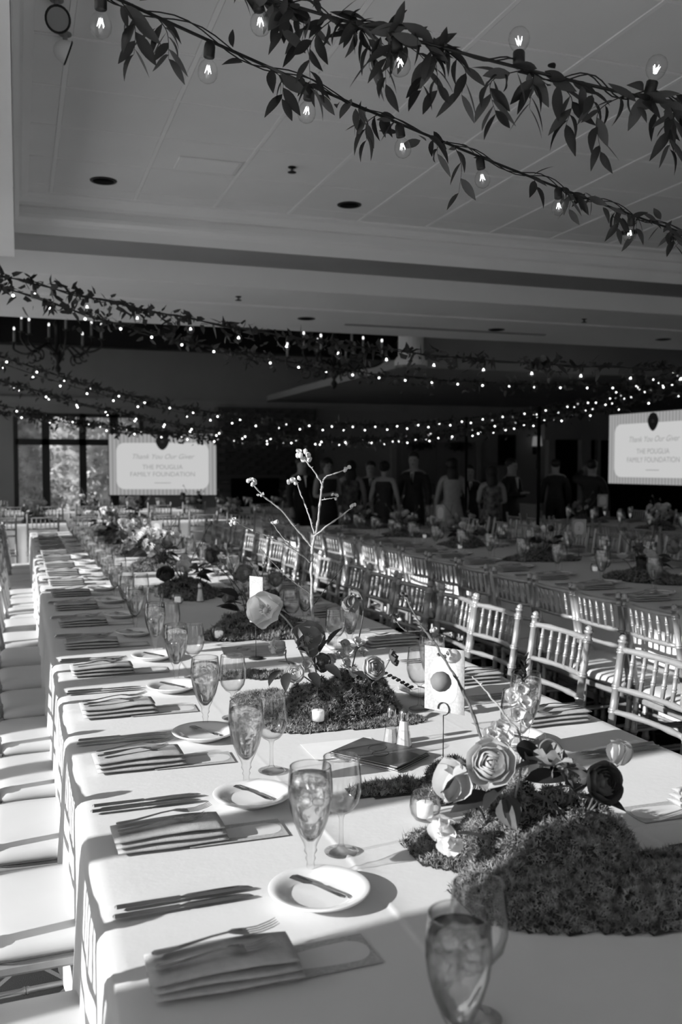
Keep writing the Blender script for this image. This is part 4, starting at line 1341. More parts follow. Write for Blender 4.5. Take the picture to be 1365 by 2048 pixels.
twig(a2, [q((0.885, 2.711, 1.456)), q((0.895, 2.698, 1.476)), q((0.943, 2.661, 1.495))], .0026, .0014, 'branch', 5)
twig(a2, [q((0.88, 2.71, 1.402)), q((0.891, 2.685, 1.406)), q((0.912, 2.667, 1.41))], .0016, .0010, 'branch', 6)
twig(a2, [q((0.862, 2.72, 1.291)), q((0.89, 2.681, 1.324)), q((0.924, 2.639, 1.359)), q((0.951, 2.62, 1.383))], .0028, .0016, 'branch', 7)
twig(a2, [q((0.846, 2.711, 1.21)), q((0.792, 2.7, 1.251)), q((0.715, 2.708, 1.291)), q((0.654, 2.71, 1.318)), q((0.607, 2.717, 1.343))], .0026, .0012, 'branch', 8)
twig(a2, [q((0.844, 2.696, 1.111)), q((0.801, 2.734, 1.147)), q((0.769, 2.789, 1.181)), q((0.723, 2.862, 1.247))], .0020, .0010, 'barkdark', 9)
twig(a2, [q((0.839, 2.674, 1.076)), q((0.888, 2.702, 1.124)), q((0.961, 2.723, 1.197))], .0018, .0009, 'barkdark', 10)
for p, n, s_, sd in [((0.831, 2.744, 1.538), 7, .016, 1), ((0.671, 2.753, 1.455), 6, .013, 2), ((0.818, 2.787, 1.46), 5, .014, 3), ((0.945, 2.66, 1.495), 4, .011, 4), ((0.912, 2.667, 1.41), 4, .009, 5), ((0.951, 2.62, 1.385), 4, .010, 6), ((0.609, 2.716, 1.341), 4, .011, 7), ((0.696, 2.753, 1.418), 3, .008, 8), ((0.737, 2.755, 1.332), 3, .011, 9), ((0.661, 2.707, 1.312), 2, .006, 10)]:
    budcluster(a2, q(p), n, s_, 'petal_w', sd)
for (p, d, r_, pale) in [((0.823, 2.503, 0.936), (.5, -1, -.3), .4, 0), ((0.822, 2.547, 0.963), (.2, -.4, .8), .1, 0), ((0.7, 2.545, 0.921), (-.8, -.7, -.3), .2, 0), ((0.767, 2.567, 0.985), (-.3, -.9, .3), 1.0, 0), ((0.715, 2.518, 0.919), (-.4, -.9, -.5), .2, 0), ((0.741, 2.531, 0.936), (-.8, -.2, .4), .2, 1), ((0.77, 2.478, 0.923), (.1, -1, -.2), .2, 0), ((0.897, 2.476, 0.914), (.4, -1, .1), .1, 0), ((0.859, 2.588, 0.976), (.5, 0, .8), .1, 0)]:
    link('leaf', blm if not pale else blp, a2, None, leaf_at(q(p), d, r_, .8))
ep = stem(a2, [q((1.0, 2.62, .84)), q((1.028, 2.493, 0.89)), q((1.057, 2.46, 0.866)), q((1.076, 2.453, 0.854))], .0016, .001, 'leaf')
elm = leaf_shape(.02, .016, fold=.1, bend=.1).mesh('leaf', 'leaf')
for k in range(14):
    p = q((1.011, 2.509, 0.891)).lerp(q((1.076, 2.453, 0.854)), k / 13)
    link('leaf', elm, a2, None, leaf_at(p, (.5, (-1) ** k * .6, .3), 0))

# ------------------------------------------------------------------ further centrepieces: prototype variants then copies
def arrangement(name, label, group, seed, rich=10, tall=True, mossn=2500, light=.5):
    rr = random.Random(seed)
    t = thing(name, label, 'flowers', (0, 0, 0), 0, group)
    moss_mound(t, [(0, 0, .19, .16, .09), (-.13, -.1, .13, .12, .035), (.12, .12, .14, .14, .04), (.05, -.16, .12, .1, .03)], mossn, seed, .016, .0035)
    for k in range(rich):
        a = rr.uniform(0, 6.28); r = rr.uniform(.02, .17); z = rr.uniform(.10, .27)
        p = Vector((r * math.cos(a), r * math.sin(a), z))
        m = 'petal_w' if rr.random() < light else rr.choice(['petal_l', 'petal_m', 'petal_d', 'petal_m'])
        b = bloom(t, p, (p.x * 3 - .3, p.y * 3 - .4, rr.uniform(.1, .8)), rr.choice(['ranunculus', 'poppy', 'poppy', 'tulip']), rr.uniform(.06, .095), m, parts=False, seed=seed + k * 3)
        stem(t, [Vector((p.x * .5, p.y * .5, .03)), p * .75, p], .0025, .002)
    for k in range(14):
        a = rr.uniform(0, 6.28)
        link('leaf', blm if k % 3 else blp, t, None, leaf_at((.08 * math.cos(a), .08 * math.sin(a), rr.uniform(.08, .17)), (math.cos(a), math.sin(a), rr.uniform(-.3, .7)), rr.uniform(-1, 1), 1.1))
    if tall:
        for k in range(3):
            a = rr.uniform(0, 6.28); hh = rr.uniform(.25, .42)
            e = Vector((math.cos(a) * .22, math.sin(a) * .2, hh))
            twig(t, [(0, 0, .05), (e.x * .3, e.y * .3, hh * .5), (e.x * .6, e.y * .7, hh * .75), e], .0035, .0015, 'barkdark', seed + k)
            MB().ball((0, 0, 0), .008, 6).ball((.01, 0, -.012), .007, 6).ball((-.008, .004, -.02), .007, 6).build('buds', 'petal_m', t, True, e)
            f_ = e.lerp(Vector((0, 0, .05)), .4)
            g_ = f_ + Vector((rr.uniform(-.1, .1), rr.uniform(-.1, .1), .12))
            twig(t, [f_, f_.lerp(g_, .5) + Vector((.01, 0, 0)), g_], .002, .001, 'barkdark', seed + k + 9)
    return t
GN = 'centrepieces of the near table'
A3 = arrangement('flower_arrangement', 'third moss mound with dark blooms behind the white poppy', GN, 101, 7, True, 4000, .2)
A4 = arrangement('flower_arrangement', 'fourth moss mound with dark poppies and thin bare twigs', GN, 107, 9, True, 3500, .25)
A5 = arrangement('flower_arrangement', 'fifth arrangement, thick with sunlit white blooms', GN, 113, 16, True, 2500, .85)
A5.location = (.93, 6.75, TZ); A3.location = (1.0, 4.05, TZ); A4.location = (.90, 5.35, TZ)
A4.rotation_euler = (0, 0, 1)
for A in (A3, A4, A5): remember(A)
o = dup(A5, (.88, 7.9, TZ), 1.3, 'sixth arrangement of pale blooms on the near table, beyond the white one')
o = dup(A4, (.9, 9.1, TZ), 2.2, 'seventh arrangement, dark leaves, near the far end of the near table')
o = dup(A5, (.85, 10.2, TZ), 2.9, 'last pale arrangement at the far end of the near table')
for k, (x, y) in enumerate([(3.95, 3.55), (3.85, 5.0), (3.9, 6.35), (3.9, 7.7), (3.85, 9.0), (3.9, 10.3)]):
    dup((A3, A4)[k % 2], (x, y, TZ), k * 1.1, 'shaded dark arrangement, %s along the middle table' % ORD[k], 'centrepieces of the middle table')
for k, (x, y) in enumerate([(7.05, 6.1), (7.0, 7.6), (7.1, 9.0), (7.0, 10.4)]):
    dup((A5, A4)[k % 2], (x, y, TZ), k * 1.7, 'dim arrangement, %s along the rightmost table' % ORD[k], 'centrepieces of the rightmost table')
for k in range(4):
    dup((A4, A5, A3)[k % 3], (-1.1 + k * 1.3, 12.75, TZ), k * .9, 'small arrangement, %s on the first cross table' % LO[k], 'centrepieces of the first cross table')
for k in range(6):
    dup((A3, A5, A4)[k % 3], (-.6 + k * 1.7, 15.75, TZ), k * 2.1, 'small arrangement, %s on the rear cross table' % LO[k], 'centrepieces of the rear cross table')

# ------------------------------------------------------------------ string lights and garlands
def qcurve(a, b, c):
    a, b, c = Vector(a), Vector(b), Vector(c)
    tm = (b - a).length / ((b - a).length + (c - b).length)
    def f(t):
        return a * ((t - tm) * (t - 1) / (tm)) + b * (t * (t - 1) / (tm * (tm - 1))) + c * (t * (t - tm) / (1 - tm))
    return f
def bulb_parts(parent, p, d, near, gold=None):
    """socket and globe hanging from the cord at p, pointing along d"""
    mt = Matrix.Translation(p) @ rot_to(d)
    if near:
        link('socket', socket_me, parent, None, mt)
        b = link('bulb', bulb_me, parent, None, mt)
        link('filament', fil_me, b)
    else:
        link('bulb', fbulb_me, parent, None, mt)
socket_me = MB().lathe([(0, 0), (.007, 0), (.011, .006), (.0125, .012), (.0125, .034), (.011, .036), (0, .036)], 14).mesh('socket', 'socket')
bulb_me = MB().lathe([(.0085, .034), (.0095, .040), (.0165, .047), (.0208, .056), (.0225, .066), (.0208, .077), (.0155, .085), (.007, .0895), (0, .0903)], 20).mesh('bulb', 'bulbglass')
mb = MB()
for k in range(5):
    a = k * 2 * PI / 5; a2_ = a + PI / 5
    mb.tube([(.003 * math.cos(a), .003 * math.sin(a), .052), (.0075 * math.cos(a), .0075 * math.sin(a), .068), (.003 * math.cos(a2_), .003 * math.sin(a2_), .056)], .0005, 4)
mb.ball((0, 0, .060), .0022, 6)
fil_me = mb.mesh('filament', 'filament')
mb = MB().ball((0, 0, .030), .0085, 8)
fbulb_me = mb.mesh('bulb', 'fargl')
fsock_me = MB().lathe([(0, 0), (.011, .003), (.011, .022), (0, .023)], 6).mesh('socket', 'socket')
nleaf = [leaf_shape(.056, .019, fold=.2, bend=.35).mesh('leaf', 'leaf'), leaf_shape(.050, .017, fold=.5, bend=.8).mesh('leaf', 'leaf'), leaf_shape(.060, .021, fold=.15, bend=.1).mesh('leaf', 'leafpale')]

def light_string(label, pts, bulbs, near, t0=-.1, t1=1.1, ends=None, updir=None, rad=.0035):
    f = qcurve(*pts)
    o = thing('string_light', label, 'string lights', f(0), 0, 'string lights')
    o0 = Vector(f(0))
    path = [f(t0 + (t1 - t0) * k / 40) - o0 for k in range(41)]
    if ends:
        if ends[0] is not None: path = [Vector(ends[0]) - o0] + path
        if ends[1] is not None: path = path + [Vector(ends[1]) - o0]
    MB().tube(path, rad, 6).build('cord', 'cord', o)
    for k, t in enumerate(bulbs):
        p = f(t) - o0
        d = Vector((R.uniform(-.2, .2), R.uniform(-.2, .2), -1))
        if updir and k in updir: d = Vector((R.uniform(0, .3), R.uniform(-.2, .2), 1))
        bulb_parts(o, p, d, near)
        if not near: link('socket', fsock_me, o, p)
    return f
def garland_near(label, f, t0, t1, n, sprigs, seed, dens=None):
    rr = random.Random(seed)
    o = thing('garland', label, 'garland', f(t0), 0, 'leafy garlands on the string lights')
    o0 = Vector(f(t0))
    # two wandering vines
    for s in range(2):
        ph = rr.uniform(0, 6)
        path = [f(t0 + (t1 - t0) * k / 70) - o0 + Vector((0, .012 * math.sin(k * .55 + ph), .012 * math.cos(k * .7 + ph) + .004)) for k in range(71)]
        MB().tube(path, .0016, 5).build('vine', 'vine', o)
    cnt = 0
    for (t, L, dx, n_) in sprigs:      # hanging sprigs: start, length, sideways lean, leaf count
        p = f(t) - o0
        L *= .68
        e = p + Vector((dx, rr.uniform(-.04, .04), -L))
        m_ = p.lerp(e, .5) + Vector((dx * .5, 0, L * .12))
        pts = smooth_path([p, m_, e], 6)
        MB().tube(pts, [.0014 - .001 * i / (len(pts) - 1) for i in range(len(pts))], 5).build('sprig', 'vine', o)
        for k in range(n_):
            u = .15 + .85 * k / max(1, n_ - 1)
            i = min(len(pts) - 2, int(u * (len(pts) - 1)))
            pp = pts[i].lerp(pts[i + 1], u * (len(pts) - 1) - i) if u < 1 else pts[-1]
            dd = (pts[i + 1] - pts[i]).normalized()
            side = Vector((math.cos(k * PI + rr.uniform(-.5, .5)), rr.uniform(-.5, .5), 0))
            link('leaf', rr.choice(nleaf), o, None, leaf_at(pp, dd * .9 + side * .9 + Vector((0, 0, -.2)), rr.uniform(-1.2, 1.2), rr.uniform(.95, 1.35)))
            cnt += 1
    tries = 0
    while cnt < n and tries < 20000:
        tries += 1
        t = rr.uniform(t0, t1)
        if dens and rr.random() > dens(t): continue
        p = f(t) - o0 + Vector((rr.uniform(-.01, .01), rr.uniform(-.018, .018), rr.uniform(-.02, .015)))
        d = Vector((rr.uniform(-1, 1), rr.uniform(-.7, .7), rr.uniform(-1, .55)))
        link('leaf', rr.choice(nleaf), o, None, leaf_at(p, d, rr.uniform(-1.5, 1.5), rr.uniform(.8, 1.3)))
        cnt += 1
def clusters(cs, w_=.04, lo=.08):
    return lambda t: max([lo] + [math.exp(-((t - c) / w_) ** 2) for c in cs])
SP = dict(
 S1=([(0.213, 1.992, 2.464), (0.969, 2.309, 2.413), (2.251, 2.759, 2.338)]),
 S2=([(0.469, 2.012, 2.536), (0.992, 1.745, 2.34), (1.369, 1.685, 2.285)]),
 S3=([(-0.082, 5.707, 2.597), (1.656, 5.402, 2.272), (3.806, 4.643, 2.09)]),
 S4=([(-0.081, 5.596, 2.515), (2.169, 7.241, 2.328), (6.454, 7.869, 2.341)]),
 S5=([(-0.127, 8.044, 2.393), (2.728, 9.678, 1.98), (8.153, 9.942, 2.611)]),
 S6=([(-0.147, 9.106, 2.29), (2.675, 9.688, 1.812), (8.154, 9.945, 2.663)]),
 S7=([(-0.178, 10.7, 2.158), (3.391, 10.498, 1.807), (8.29, 10.113, 2.728)]),
 S8=([(-0.179, 10.697, 2.093), (3.022, 10.095, 1.771), (6.113, 7.451, 2.214)]))
def u_of(f, us):
    """curve parameters whose points lie at the given bearings (bulb positions read along the cord)"""
    out = []
    for (x, y) in us: out.append(min([k / 400 for k in range(-60, 461)], key=lambda t: (f(t).x - x) ** 2 + (f(t).y - y) ** 2))
    return out
def even(f, sp, off, t0=0, t1=1):
    out = []; acc = -off; last = f(t0); N = 600
    for k in range(1, N + 1):
        t = t0 + (t1 - t0) * k / N
        p = f(t); acc += (p - last).length; last = p
        if acc >= sp: acc -= sp; out.append(t)
    return out
f1 = qcurve(*SP['S1'])
b1 = [min([k / 400 for k in range(-60, 461)], key=lambda t: abs((math.atan2(f1(t).x, f1(t).y)) - a)) for a in [0.087, 0.197, 0.3024, 0.3971, 0.4809, 0.5627, 0.6362, 0.6964]]
light_string('nearest string of globe bulbs running down to the right under the ceiling', SP['S1'], b1, True, -.25, 1.0, ((-2.3, 1.3, 2.75), (4.9, 3.4, 3.05)))
garland_near('thin leafy garland along the nearest lower string of bulbs', f1, -.12, 1.02, 135,
    [(.0, .14, .03, 8), (.04, .14, .02, 9), (.16, .12, .06, 7), (.23, .05, .02, 3), (.34, .10, -.03, 6), (.42, .08, .03, 5), (.475, .17, .03, 4), (.62, .05, .02, 3), (.70, .08, .03, 5), (.80, .10, .05, 5), (.88, .08, .0, 4), (.96, .1, .0, 5)],
    5, clusters([.02, .30, .36, .47, .71, .76, .83, .86, .92, .97, 1.0], .022, .03))
f2 = qcurve(*SP['S2'])
b2 = [min([k / 400 for k in range(-60, 461)], key=lambda t: abs((math.atan2(f2(t).x, f2(t).y)) - a)) for a in [0.2471, 0.3922, 0.521, 0.6494, 0.7417]]
light_string('upper string of globe bulbs with full leaves at the top right', SP['S2'], b2, True, -.25, 1.25, ((-2.3, 2.6, 2.9), (4.9, 1.9, 3.05)), updir=(2, 3))
garland_near('full leafy garland along the upper right string of bulbs', f2, -.10, 1.12, 235,
    [(.06, .12, .03, 8), (.10, .10, .05, 6), (.22, .22, -.05, 9), (.27, .12, .03, 7), (.33, .14, .10, 8), (.37, .14, -.03, 7), (.42, .15, .02, 8), (.46, .11, .06, 7), (.64, .17, -.09, 12), (.66, .10, .0, 7), (.68, .12, .08, 9), (.73, .08, .05, 6), (.87, .20, -.08, 9), (.93, .06, .04, 5), (1.0, .14, -.03, 9), (1.04, .14, .02, 8)],
    9, clusters([.02, .12, .2, .27, .33, .38, .43, .66, .9, 1.0, 1.05], .03, .03))
def garland_far(label, f, t0, t1, n, seed, L=.058, W=.023, cs=None, droop=.11):
    rr = random.Random(seed)
    o = thing('garland', label, 'garland', f(t0), 0, 'leafy garlands on the string lights')
    o0 = Vector(f(t0))
    P = []; D_ = []
    nc = int((f(t1) - f(t0)).length / .22)
    cl = [t0 + (t1 - t0) * (k + rr.uniform(-.4, .4)) / nc for k in range(nc)]
    for k in range(n):
        if rr.random() < .8:
            c = rr.choice(cl); t = rr.gauss(c, .05 / (f(t1) - f(t0)).length * (t1 - t0) * 1.2)
            dz = -abs(rr.gauss(0, droop * .5)) + .03
        else: t = rr.uniform(t0, t1); dz = rr.gauss(0, .012)
        p = f(t) - o0 + Vector((0, rr.gauss(0, .03), dz))
        P.append(tuple(p)); D_.append((rr.uniform(-1, 1), rr.uniform(-.5, .5), rr.uniform(-1, .6)))
    blades('leaves', P, D_, L, W, 'leaf', o, seed=seed, n_per=1, spread=.3, curl=.3)
    path = [f(t0 + (t1 - t0) * k / 50) - o0 + Vector((0, .01 * math.sin(k), .01 * math.cos(k * 1.3))) for k in range(51)]
    MB().tube(path, .004, 4).build('vine', 'vine', o)
SL = {'S3': 'third string of bulbs, first of those crossing below the beam', 'S4': 'string of bulbs sloping from the left just under the beam', 'S5': 'string of bulbs crossing in front of the dark far room, upper one',
      'S6': 'string of bulbs sagging across the middle, second below the chandelier', 'S7': 'low sagging string of bulbs reaching the right header', 'S8': 'lowest sagging string of bulbs, over the striped screen'}
ends = {'S3': ((-2.3, 6.3, 2.95), (7.5, 4.2, 2.9)), 'S4': ((-2.3, 4.5, 2.95), (10, 8.0, 2.9)), 'S5': ((-2.3, 7.2, 2.95), (11, 10.6, 2.95)), 'S6': ((-2.3, 8.6, 2.9), (11.2, 10.8, 2.95)), 'S7': ((-2.3, 10.9, 2.7), (11.5, 10.2, 2.95)), 'S8': ((-2.3, 11.0, 2.5), (10, 5.2, 2.8))}
for k, nm in enumerate(('S3', 'S4', 'S5', 'S6', 'S7', 'S8')):
    f = qcurve(*SP[nm])
    bl = even(f, .30, .05 + .04 * k, -.04, 1.04)
    light_string(SL[nm], SP[nm], bl, nm in ('S3',), -.08, 1.05, ends[nm], rad=.004)
    garland_far('dark leafy garland wound round the ' + SL[nm].split(',')[0].replace('string of bulbs', 'string'), f, -.06, 1.04, 640 if k < 2 else 1200, 31 + k, droop=.11 if k < 2 else .09)
# second strand of bulbs twisted with the lower strings
for k, (nm, off) in enumerate((('S5', (.0, .25, -.03)), ('S6', (.1, .3, -.02)), ('S7', (0, .35, .02)))):
    pts = [tuple(Vector(p) + Vector(off)) for p in SP[nm]]
    f = qcurve(*pts)
    e_ = [tuple(Vector(p) + Vector((0, .3, 0))) for p in ends[nm]]
    light_string(['upper', 'middle', 'lower'][k] + ' rear string of bulbs behind the sagging garlands', pts, even(f, .30, .1, -.04, 1.04), False, -.08, 1.05, e_, rad=.003)

# poles carrying the strings
def pole(x, y, h, label):
    t = thing('pole', label, 'pole', (x, y, 0), 0, 'string light poles')
    MB().lathe([(0, 0), (.16, 0), (.16, .02), (.03, .03), (0, .03)], 20).build('base', 'black', t)
    MB().tube([(0, 0, .02), (0, 0, h)], .018, 10).build('shaft', 'black', t)
    MB().tube([(0, 0, h - .05), (0, -.06, h - .03)], .006, 6).build('hook', 'black', t)
pole(4.93, 8.12, 2.10, 'black pole carrying string lights before the right header')
pole(5.66, 11.15, 2.15, 'slimmer black pole beside the white double doors')

# ------------------------------------------------------------------ ceiling fittings
def downlight(x, y, z, label):
    t = thing('recessed_light', label, 'ceiling light', (x, y, z), 0, 'unlit recessed lights')
    MB().lathe([(.0, -.0035), (.075, -.0035), (.076, -.002)], 28).build('dark_well', 'black', t)
    MB().lathe([(.074, -.002), (.078, -.008), (.093, -.005), (.095, 0)], 28).build('rim', 'iron', t)
for k, (x, y) in enumerate([(.605, 6.88), (2.466, 6.88), (5.05, 6.88)]):
    downlight(x, y, 3.532, '%s dark recessed light in the tiled ceiling' % ['left', 'middle', 'right'][k])
for k, (x, y) in enumerate([(2.89, 9.4), (5.17, 9.45), (7.5, 9.5)]):
    downlight(x, y, 3.05, '%s dark recessed light in the soffit beyond the beam' % ['left', 'middle', 'right'][k])
downlight(9.9, 14.9, 3.06, 'dark recessed light in the low ceiling beyond the right header')
def sprinkler(x, y, z, label):
    t = thing('sprinkler', label, 'sprinkler', (x, y, z), 0, 'ceiling sprinklers')
    MB().lathe([(0, 0), (.028, 0), (.026, -.006), (0, -.007)][::-1], 18).build('escutcheon', 'iron', t)
    MB().tube([(0, 0, -.005), (0, 0, -.035)], .006, 6).tube([(-.012, 0, -.01), (-.010, 0, -.035)], .002, 4).tube([(.012, 0, -.01), (.010, 0, -.035)], .002, 4).build('body', 'iron', t)
    MB().lathe([(0, -.034), (.030, -.034), (.030, -.037), (0, -.038)][::-1], 12).build('deflector', 'iron', t)
sprinkler(1.79, 6.15, 3.532, 'sprinkler head in the tiled ceiling')
sprinkler(1.94, 8.44, 3.06, 'left sprinkler head under the beam')
sprinkler(5.71, 8.52, 3.06, 'right sprinkler head under the beam')
v = thing('air_vent', 'pale rectangular air vent set in the tiled ceiling', 'vent', (1.24, 6.30, 3.53))
MB().box(-.21, .21, -.13, .13, -.008, .0, ch=.003).build('frame', 'paint', v, False)
for k in range(11): MB().box(-.19, .19, -.005, .005, -.012, -.006, Matrix.Translation((0, -.11 + k * .022, 0))).build('slat', 'gridbar', v, False)
MB().box(3.4, 5.9, 9.58, 9.64, 3.036, 3.05).build('slot_diffuser', 'walldark', None, False)
tag(bpy.data.objects['slot_diffuser'], 'long thin slot diffuser in the soffit beyond the beam', 'vent')
def spot(x, y, label, k):
    face = (.25, -.85, -.35) if k == 1 else (.9, .1, -.3)
    t = thing('emergency_light', label, 'lamp', (x, y, 3.53), 0, 'hanging lamps by the tray corner')
    MB().tube([(0, 0, 0), (0, 0, -.05)], .011, 8).build('stem', 'paintlow', t)
    MB().lathe([(0, -.0), (.03, -.0), (.03, -.008), (0, -.01)][::-1], 14).build('canopy', 'paintlow', t)
    mt = Matrix.Translation((0, 0, -.085)) @ rot_to(face)
    s = MB().lathe([(0, -.055), (.022, -.05), (.042, -.03), (.052, -.005), (.055, .012)], 22, mt).build('shell', 'paint', t)
    MB().lathe([(.055, .010), (.058, .014), (.052, .018), (.048, .014)], 22, mt).build('rim', 'iron', s)
    MB().lathe([(.048, .013), (.030, .017), (0, .019)], 22, mt).build('lens', 'paintlow', s)
spot(.19, 4.30, 'round hanging emergency lamp with dark rim, nearer of two', 1)
spot(.24, 4.62, 'round hanging emergency lamp, farther and paler of two', 2)

# ------------------------------------------------------------------ chandeliers
def chandelier(x, y, z, label):
    t = thing('chandelier', label, 'chandelier', (x, y, z), 0, 'iron chandeliers')
    MB().lathe([(0, -.45), (.03, -.42), (.05, -.36), (.02, -.30), (.07, -.22), (.09, -.15), (.04, -.08), (.035, .25), (.06, .30), (.03, .36), (.012, .40), (0, .40)], 16).build('stem', 'iron', t)
    MB().tube([(0, 0, .38), (0, 0, 5.5 - z)], .012, 6).build('chain', 'iron', t)
    n = 8
    for k in range(n):
        a = 2 * PI * k / n + .2
        c, s_ = math.cos(a), math.sin(a)
        R_ = .74 if k % 2 else .52
        zz = .0 if k % 2 else .10
        arm = MB().tube(smooth_path([(c * .03, s_ * .03, -.15), (c * R_ * .35, s_ * R_ * .35, -.02), (c * R_ * .7, s_ * R_ * .7, -.13), (c * R_, s_ * R_, -.06 + zz), (c * R_, s_ * R_, .05 + zz)], 6), .016, 6)
        arm.tube([(c * R_ * .6 + c * .07 * math.cos(q_) , s_ * R_ * .6 + s_ * .07 * math.cos(q_), -.20 + .07 * math.sin(q_)) for q_ in np.linspace(0, 5.5, 14)], .011, 5)
        ao = arm.build('arm', 'iron', t)
        MB().lathe([(0, .04 + zz), (.045, .05 + zz), (.05, .06 + zz), (.02, .065 + zz)], 12, Matrix.Translation((c * R_, s_ * R_, 0))).build('drip_pan', 'iron', ao)
        MB().tube([(c * R_, s_ * R_, .06 + zz), (c * R_, s_ * R_, .24 + zz)], .018, 8).build('candle_tube', 'walldark', ao)
        MB().ball((c * R_, s_ * R_, .265 + zz), .016, 7, (1, 1, 1.7)).build('candle_bulb', 'halo', ao)
chandelier(.586, 14.73, 3.33, 'black wrought iron chandelier with candle bulbs at the left')
chandelier(4.54, 13.35, 3.10, 'black wrought iron chandelier behind the garlands in the middle')

# ------------------------------------------------------------------ screens
def screen(cx_, cy_, z0, z1, wd, ang, label, full=True):
    t = thing('display_screen', label, 'screen', (cx_, cy_, 0), ang)
    H_ = z1 - z0
    MB().box(-wd / 2 - .02, wd / 2 + .02, .01, .05, z0 - .02, z1 + .02, ch=.005).build('frame', 'black', t, False)
    b = MB().box(-wd / 2, wd / 2, -.002, .01, z0, z1).build('striped_border', 'screenbg', t, False)
    pw, ph = wd * .43, H_ * .38
    r = .16; pts = []
    zc = (z0 + z1) / 2 - .03
    for qx, qz, a0 in ((1, 1, 0), (-1, 1, 90), (-1, -1, 180), (1, -1, 270)):
        for k in range(7):
            a = math.radians(a0 + 15 * k)
            pts.append((qx * (pw - r) + r * math.cos(a), -.006, zc + qz * (ph - r) + r * math.sin(a)))
    m = MB(); m.v = pts; m.f = [tuple(range(len(pts)))]
    m.build('panel', 'screenpanel', t, False)
    e = MB()
    e.v = [(.13 * math.cos(a) * (1 - .25 * max(0, -math.sin(a))), -.010, z1 - .15 + .14 * math.sin(a) * (1.15 if math.sin(a) < 0 else 1)) for a in np.linspace(0, 2 * PI, 24, endpoint=False)]
    e.f = [tuple(range(24))]
    em = e.build('emblem', 'ink', t, False)
    me = text_mesh('=', .14, 'greyink'); o = link('emblem_mark', me, em, (0, -.013, z1 - .20)); o.rotation_euler = (PI / 2, 0, 0)
    for body, sz, zz, sh in (('Thank You Our Giver', .135, zc + .14, .35), ('THE POUGLIA', .125, zc - .06, 0), ('FAMILY FOUNDATION', .125, zc - .20, 0)):
        o = link('lettering', text_mesh(body, sz, 'screentext', shear=sh), t, (0, -.010, zz)); o.rotation_euler = (PI / 2, 0, 0)
    MB().box(-.16, .16, -.010, -.008, zc - .335, zc - .322).build('underline', 'screentext', t, False)
    for x in (-wd * .35, wd * .35):
        MB().tube([(x, .06, z0 - .02), (x, .06, .03)], .02, 8).build('leg', 'black', t)
        MB().box(x - .03, x + .03, -.25, .3, 0, .03, ch=.005).build('foot', 'black', t, False)
screen(2.65, 18.16, .927, 2.112, 2.09, math.radians(-19.2), 'left striped display screen in front of the far window')
ang2 = math.atan2(11.91 - 13.857, 9.776 - 9.965)
screen((9.99 + 9.70) / 2 , (13.86 + 11.5) / 2, 1.19, 2.38, 2.25, math.radians(-90 + 0) + .05, 'right striped display screen, angled, cut by the frame edge')

# framed picture and wall sconce on the far wall
t = thing('picture_frame', 'dark framed picture on the far wall left of the sconce', 'picture', (12.35, 21.98, 1.5))
MB().box(-.27, .27, -.04, 0, 0, .82, ch=.01).build('frame', 'beam', t, False)
MB().box(-.21, .21, -.045, -.04, .06, .76).build('picture', 'black', t, False)
t = thing('wall_sconce', 'wall sconce with pale square shade on the far wall', 'lamp', (13.2, 21.98, 1.9))
MB().box(-.06, .06, -.03, 0, -.1, .1, ch=.01).build('back_plate', 'iron', t, False)
MB().tube([(0, -.03, 0), (0, -.15, -.05), (0, -.15, .12)], .012, 6).tube([(0, -.15, -.05), (0, -.13, -.5)], .01, 6).build('arm', 'iron', t)
MB().lathe([(.14, .12), (.11, .38)], 4, Matrix.Translation((0, -.15, 0)) @ Matrix.Rotation(PI / 4, 4, 'Z')).build('shade', 'shade', t, False)
for k, u_ in enumerate((9.72, 10.85)):
    t = thing('wall_wreath', '%s dark leafy swag hanging above the double doors' % ['left', 'right'][k], 'wreath', (u_, 21.78, 2.0), 0, 'swags on the doors')
    g2 = np.random.RandomState(4 + k)
    P = np.stack([g2.normal(0, .14, 300), g2.normal(0, .03, 300), .06 - np.abs(g2.normal(0, .06, 300))], 1)
    blades('leaves', P, g2.normal(0, 1, (300, 3)), .09, .035, 'leaf', t, seed=k, n_per=1)
    MB().tube([(-.2, 0, 0), (0, 0, .05), (.2, 0, 0)], .01, 5).build('vine', 'vine', t)

